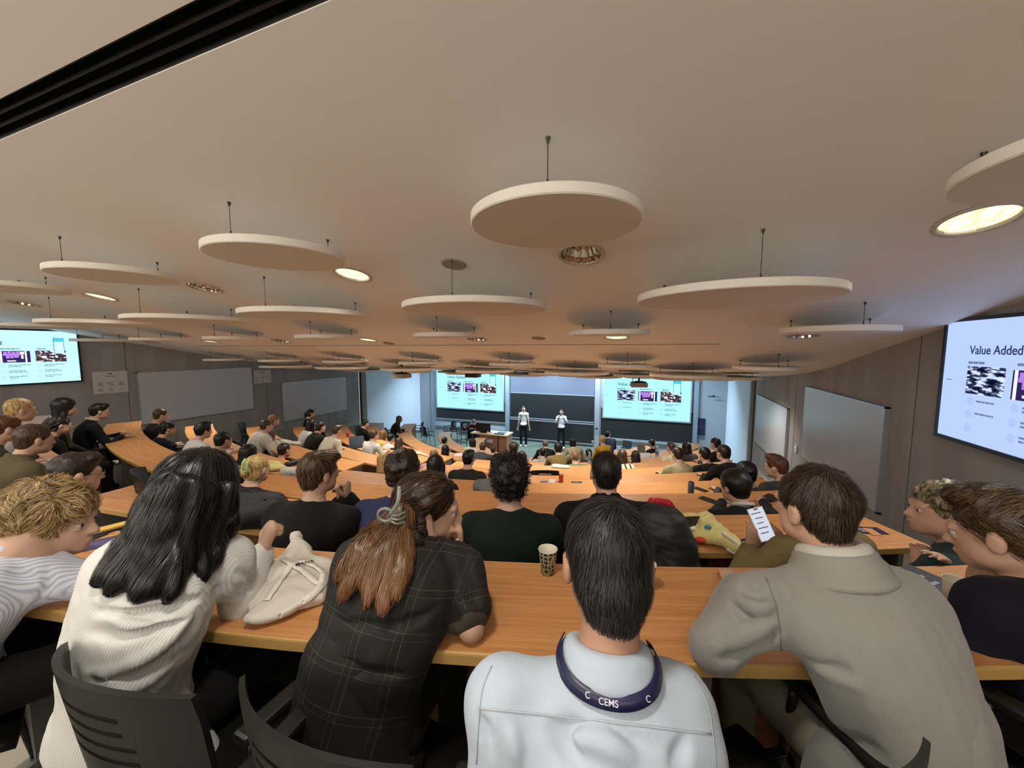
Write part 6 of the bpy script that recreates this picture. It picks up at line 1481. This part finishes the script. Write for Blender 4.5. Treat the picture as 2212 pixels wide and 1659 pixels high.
lump('winter_jacket', [(W(1408, 1112, 2.02), W(1450, 1122, 2.0), .06, .06), (W(1412, 1125, 2.0), W(1432, 1235, 1.95), .075, .075), (W(1455, 1130, 1.97), W(1482, 1240, 1.93), .065, .07), (W(1390, 1150, 2.05), W(1405, 1240, 2.0), .06), (W(1440, 1125, 1.95), W(1460, 1235, 1.9), .055), (W(1475, 1160, 1.94), W(1500, 1235, 1.92), .04)], mat('jacket_quilt', (30, 30, 33), .6), 'black quilted jacket hung over a chair right of the man in the black sweater', 'jacket', disp=wob(20, .010, 2, 1, 1, 2.2))
z3 = TOPZ[3]; lump('bag', [(WZ(1410, 1090, z3+.05), WZ(1440, 1090, z3+.05), .055, .05), (WZ(1412, 1085, z3+.11), WZ(1436, 1086, z3+.10), .035, .03), (WZ(1444, 1088, z3+.04), WZ(1455, 1096, z3+.02), .03, .015)], mat('bag_red', (196, 24, 30), .45, bump=(30, .6, .01)), 'crumpled bright red bag on the third row desk', 'bag', vox=.009, disp=wob(45, .008), zmin=z3+.001)
lump('tote_bag', [(WZ(1440, 1140, z2+.03), WZ(1560, 1165, z2+.04), .07, .06, ((0, 0, 1.0), .6)), (WZ(1470, 1130, z2+.07), WZ(1520, 1130, z2+.08), .06, .06), (WZ(1530, 1140, z2+.05), WZ(1590, 1185, z2+.03), .05, .03), (WZ(1480, 1170, z2+.04), WZ(1500, 1188, z2+.02), .04, .02)], mat('tote_yellow', (214, 202, 134), .8, noise=9, var=.25, bump=(25, .5, .01)), 'pale yellow tote bag with floral print on the second row desk', 'bag', vox=.009, disp=wob(28, .014, 1), zmin=z2+.001)
tb = bpy.data.objects[[o.name for o in bpy.data.objects if o.get('label', '').startswith('pale yellow tote bag with floral')][0]]
bvY = [bvh_of(tb, tb.location)]
for nm, px, py, rr_, c_ in (('red_print', 1512, 1165, .030, (206, 60, 40)), ('green_print', 1522, 1186, .014, (70, 160, 60)), ('blue_print', 1530, 1138, .020, (60, 120, 170)), ('white_print', 1492, 1140, .028, (232, 230, 210)), ('white_print', 1478, 1128, .016, (232, 230, 210))):
    hq = cast_px(bvY, px, py)
    if hq is None: continue
    S = SDF(); S.el(v3(hq[0]) - v3(tb.location), (rr_, rr_, rr_*.5), None, .01); P, F = S.mesh(.006, wob(60, .004, 2)); link(nm, np_mesh(nm, P, F), mat('print_'+nm, c_, .8), tb)
bm = bmesh.new(); tube(bm, [q - Vector(tb.location) for q in catmull([WZ(1560, 1150, z2+.1), WZ(1580, 1165, z2+.08), WZ(1600, 1185, z2+.04), WZ(1590, 1195, z2+.015), WZ(1570, 1186, z2+.02)], 6)], .010, 6); bm_obj('rope_handle', bm, mat('rope_white', (226, 218, 204), .8), tb, smooth=True)
z4 = TOPZ[4]
lump('bag', [(WZ(618, 1020, z4+.05), WZ(648, 1022, z4+.05), .07, .06), (WZ(622, 1018, z4+.10), WZ(640, 1016, z4+.10), .04)], mat('bag_white', (210, 204, 196), .8), 'white plastic bag on the corner of the fourth row left desk', 'bag', vox=.012, disp=wob(30, .012, 4), zmin=z4+.001)
lump('tote_bag', [(WZ(565, 1012, z4+.03), WZ(605, 1010, z4+.03), .08, .07, ((0, 0, 1.0), .5)), (WZ(580, 1004, z4+.05), WZ(600, 1004, z4+.05), .05)], MATS['tote_yellow'], 'pale yellow cloth bag beside the white plastic bag on the left desk', 'bag', vox=.012, disp=wob(30, .012, 5), zmin=z4+.001)
lump('pouch', [(WZ(620, 1004, z4+.03), WZ(648, 996, z4+.03), .04)], mat('pouch_black', (24, 24, 26), .6), 'black pouch behind the white plastic bag on the left desk', 'pouch', vox=.012, zmin=z4+.001)
z5 = TOPZ[5]; lump('jacket_sleeve', [(WZ(600, 952, z5+.04), WZ(645, 958, z5+.03), .07, .05, ((0, 0, 1.0), .6))], mat('cream_quilt', (196, 190, 180), .8), 'cream quilted cloth spread on the fifth row desk in front of the puffer jacket man', 'jacket', vox=.014, disp=wob(25, .012, 1), zmin=z5+.001)
z8 = TOPZ[8]; lump('scarf', [(WZ(888, 979, z8+.03), WZ(905, 978, z8+.03), .06, .05, ((0, 0, 1.0), .5)), (WZ(905, 978, z8+.03), WZ(922, 984, z8+.02), .05, .03, ((0, 0, 1.0), .5))], mat('scarf_white', (220, 212, 190), .8), 'white crumpled scarf on the eighth row desk left of the aisle', 'scarf', vox=.014, disp=wob(35, .012, 1), zmin=z8+.001)
z7 = TOPZ[7]; lump('bag', [(WZ(1200, 1006, z7+.02), WZ(1222, 1008, z7+.02), .09, .08, ((0, 0, 1.0), .3))], mat('print_bag', (216, 210, 190), .8, noise=18, var=.3), 'white printed cloth bag on the desk left of the green sweater', 'bag', vox=.014, disp=wob(25, .01, 3), zmin=z7+.001)
lump('bag', [(hpx(1385, 1034, 6, .6), hpx(1408, 1030, 6, .62), .11, .09)], mat('bag_dark', (34, 36, 34), .7), 'dark cloth bag on a seat left of the beige jacket man, sixth row', 'bag', vox=.016, disp=wob(18, .014, 3))
lump('bag', [(hpx(985, 1000, 10, .1), hpx(1000, 998, 10, .1), .12, .1)], mat('bag_bluegrey', (34, 42, 48), .6), 'dark blue grey bag on the floor in front of the lecturer desk', 'bag', vox=.018, disp=wob(15, .012, 3))
# flat things: phones, leaflets, cards
def slab(name, px, py, row, rz, sz, col, lab, cat, bev=.002, rough=.35, top=None, group=None):
    p = on(px, py, row); r = empty(name, (p.x, p.y, p.z+.0006), lab, cat, group, rz=rz) if top else None; bm = bmesh.new(); box(bm, (0, 0, sz[2]/2), sz, bevel=bev)
    m = mat('slab_%d_%d_%d' % col, col, rough)
    if not top: return put_bm(name, bm, m, p, rz, lab, cat, group)
    bm_obj('cover', bm, m, r); bm = bmesh.new()
    for k in range(3): box(bm, (-.1*sz[0] + .05*sz[0]*k, sz[1]*(.2-.2*k), sz[2]+.0006), (sz[0]*(.5-.1*k), sz[1]*.07, .001))
    bm_obj('print', bm, mat('print_%d_%d_%d' % top, top, .6), r); return r
slab('mobile_phone', 1531, 1081, 3, YAW+.55, (.075, .155, .009), (20, 20, 22), 'black phone lying on the third row desk left of the black suit man', 'phone', .003)
slab('mobile_phone', 1513, 1058, 4, YAW+.5, (.075, .155, .009), (34, 30, 26), 'dark phone lying beside the blue can on the fourth row desk', 'phone', .003)
slab('mobile_phone', 1664, 1078, 3, YAW+.6, (.16, .1, .02), (22, 22, 26), 'black case with a cable on the third row desk near the beige suit head', 'case', .003)
slab('leaflet', 1595, 1034, 5, YAW+.5, (.21, .12, .002), (58, 40, 48), 'dark leaflet near the black vest on the fifth row desk', 'leaflet', 0, .5, (120, 90, 90))
slab('leaflet', 1440, 1045, 5, YAW, (.15, .09, .002), (52, 50, 62), 'dark leaflet on the fifth row desk between the two cans, right one', 'leaflet', 0, .5, (110, 110, 130))
slab('leaflet', 1246, 1043, 5, YAW, (.15, .1, .002), (40, 38, 60), 'dark navy leaflet on the fifth row desk right of the orange can', 'leaflet', 0, .5, (120, 120, 140))
slab('leaflet', 1180, 1042, 5, YAW, (.16, .1, .002), (44, 40, 84), 'blue leaflet on the fifth row desk left of the orange can', 'leaflet', 0, .5, (120, 120, 160))
slab('notebook', 1192, 1041, 5, YAW-.3, (.09, .14, .015), (196, 176, 176), 'pink notebook beside the blue leaflet on the fifth row desk', 'notebook', .002, .5)
slab('notebook', 1406, 1021, 7, YAW+.1, (.24, .17, .02), (150, 160, 186), 'pale blue notebook on the pink lit desk at the right', 'notebook', .002, .5, (80, 92, 130))
slab('leaflet', 1632, 1172, 2, YAW+.3, (.2, .1, .002), (36, 26, 56), 'navy leaflet with white print under the raised phone', 'leaflet', 0, .5, (180, 180, 200))
slab('leaflet', 1868, 1146, 2, YAW-.1, (.2, .09, .002), (34, 26, 56), 'navy leaflet with white print at the right end of the second row desk', 'leaflet', 0, .5, (190, 190, 210))
slab('wooden_card', 1884, 1150, 2, YAW-.2, (.05, .09, .004), (196, 140, 90), 'small wooden card beside the navy leaflet on the second row desk', 'card', .001, .5)
slab('leaflet', 2018, 1262, 1, YAW+.3, (.14, .2, .002), (30, 34, 52), 'dark blue leaflet on the nearest desk right of the beige suit', 'leaflet', 0, .4, (150, 160, 190))
slab('envelope', 222, 1146, 1, YAW+.9, (.16, .05, .01), (214, 176, 88), 'yellow envelope on the nearest desk left of the long black hair', 'envelope', .002, .6)
slab('leaflet', 228, 1172, 1, YAW+.7, (.2, .1, .002), (64, 54, 100), 'purple leaflet below the yellow envelope', 'leaflet', 0, .5, (130, 120, 170))
slab('mobile_phone', 247, 943, 3, YAW+1.2, (.08, .15, .009), (28, 24, 22), 'black phone beside the pale cup on the left desk', 'phone', .003)
slab('paper_sheet', 1003, 982, 9, YAW, (.5, .3, .002), (220, 196, 204), 'pink paper on the ninth row desk at the aisle end', 'paper', 0, .6)
slab('paper_sheet', 122, 995, 2, YAW+.9, (.3, .2, .002), (224, 200, 214), 'pale pink paper on the desk by the olive jacket man', 'paper', 0, .6)
# cans and bottles
def can(px, py, row, r_, h, col, lab, cat='can', lid=(170, 170, 176)):
    p = on(px, py, row); r = empty('drink_can', p, lab, cat); bm = bmesh.new(); lathe(bm, [(.001, .001), (r_*.8, .001), (r_, .008), (r_, h-.01), (r_*.82, h)], (0, 0, 0), 20); bm_obj('body', bm, mat('can_%d_%d_%d' % col, col, .3, metal=.3), r, smooth=True)
    bm = bmesh.new(); lathe(bm, [(r_*.82, h), (r_*.8, h+.002), (r_*.7, h-.002), (.001, h-.002)], (0, 0, 0), 20); bm_obj('lid', bm, mat('can_lid_%d' % lid[0], lid, .3, metal=.6), r, smooth=True)
can(1492, 1068, 4, .033, .14, (84, 96, 116), 'blue grey drink can standing on the fourth row desk at the right', lid=(30, 30, 34))
can(1212, 1042, 5, .033, .12, (186, 78, 40), 'orange drink can standing on the fifth row desk at the centre')
can(751, 944, 7, .034, .12, (160, 36, 50), 'red drink can on the seventh row left desk')
def bottle(p, h, lab, col=(196, 214, 232), cap=(210, 220, 235)):
    r = empty('water_bottle', p, lab, 'bottle'); q = h*.16; bm = bmesh.new(); lathe(bm, [(.001, .001), (q*.9, .001), (q, .01), (q, h*.62), (q*.4, h*.86), (q*.4, h*.94)], (0, 0, 0), 18); bm_obj('body', bm, mat('bottle_clear_%d' % col[0], col, .08, trans=.8), r, smooth=True)
    bm = bmesh.new(); cyl(bm, (0, 0, h*.92), (0, 0, h), q*.45, n=14); bm_obj('cap', bm, mat('bottle_cap', cap, .4), r); bm = bmesh.new(); lathe(bm, [(q*1.01, h*.3), (q*1.01, h*.5)], (0, 0, 0), 18); bm_obj('wrap', bm, mat('bottle_wrap', (60, 90, 150), .5), r)
bottle(on(588, 936, 5), .26, 'clear water bottle with blue wrap before the fair haired person on the left'); bottle(on(40, 893, 2), .22, 'clear water bottle on the desk at the far left edge')
bottle(on(955, 948, 11), .22, 'left water bottle of two on the curved table by the stage'); bottle(on(969, 941, 11), .24, 'right water bottle of two on the curved table by the stage')
bottle(on(1419, 987, 8), .26, 'clear water bottle on the pale lit desk at the right wing'); bottle(on(1273, 1000, 8), .24, 'water bottle left of the dark haired man in the black sweater')
slab('tray', 955, 946, 11, YAW, (.35, .12, .02), (22, 22, 24), 'black folder between the two water bottles on the curved table', 'folder', .002, .5)
paper_cup(on(1216, 976, 10), 'white cup on the front desk behind the olive sweater', mat('cup_white', (216, 212, 204), .5), 1.1); paper_cup(on(1280, 958, 11), 'white cup on the front table left of the mustard sweater', mat('cup_white', (216, 212, 204), .5), 1.1)
# open laptop on the seventh row desk, small laptop by the front table
def laptop(p, rz, lab):
    r = empty('laptop', p, lab, 'laptop', rz=rz); bm = bmesh.new(); box(bm, (0, 0, .009), (.33, .23, .016), bevel=.003); bm_obj('base', bm, mat('laptop_dark', (44, 46, 52), .4), r)
    bm = bmesh.new(); M = Matrix.Translation((0, .115, .016)) @ Matrix.Rotation(R(-14), 4, 'X'); box(bm, (0, 0, .11), (.33, .008, .22), M, bevel=.002); bm_obj('lid', bm, mat('laptop_lid', (62, 72, 84), .4), r)
    bm = bmesh.new(); box(bm, (0, -.005, .0178), (.28, .1, .001)); bm_obj('keyboard', bm, mat('kb_black', (22, 22, 24), .5), r)
laptop(on(770, 966, 7), YAW+.35, 'open dark laptop on the seventh row desk left of the white shirt'); laptop(on(1352, 968, 11), YAW-.6, 'open dark laptop beside the navy shirted man at the front')
# empty chairs among the rows
def chair_row(px, py, row, rot, lab, back=.88):
    p = WZ(px, py, FLZ[row]+back); a = -math.atan2(CX0-p.x, CY0-p.y) + rot; d = Vector((-math.sin(a), math.cos(a), 0)); p = p + d*.285; p.z = FLZ[row]; chair(p, a, lab, 'empty chairs among the rows')
chair_row(285, 1022, 2, -.5, 'empty black chair at the aisle, left of the long black hair')
chair_row(1178, 1018, 6, .0, 'empty black chair in the sixth row left of the green sweater')
chair_row(516, 915, 5, -.3, 'empty black chair against the left wall behind the puffer jacket man')
chair_row(768, 922, 8, -.4, 'empty black chair by the pale post on the left')
chair_row(1446, 1125, 2, .1, 'black chair under the quilted jacket, second row')
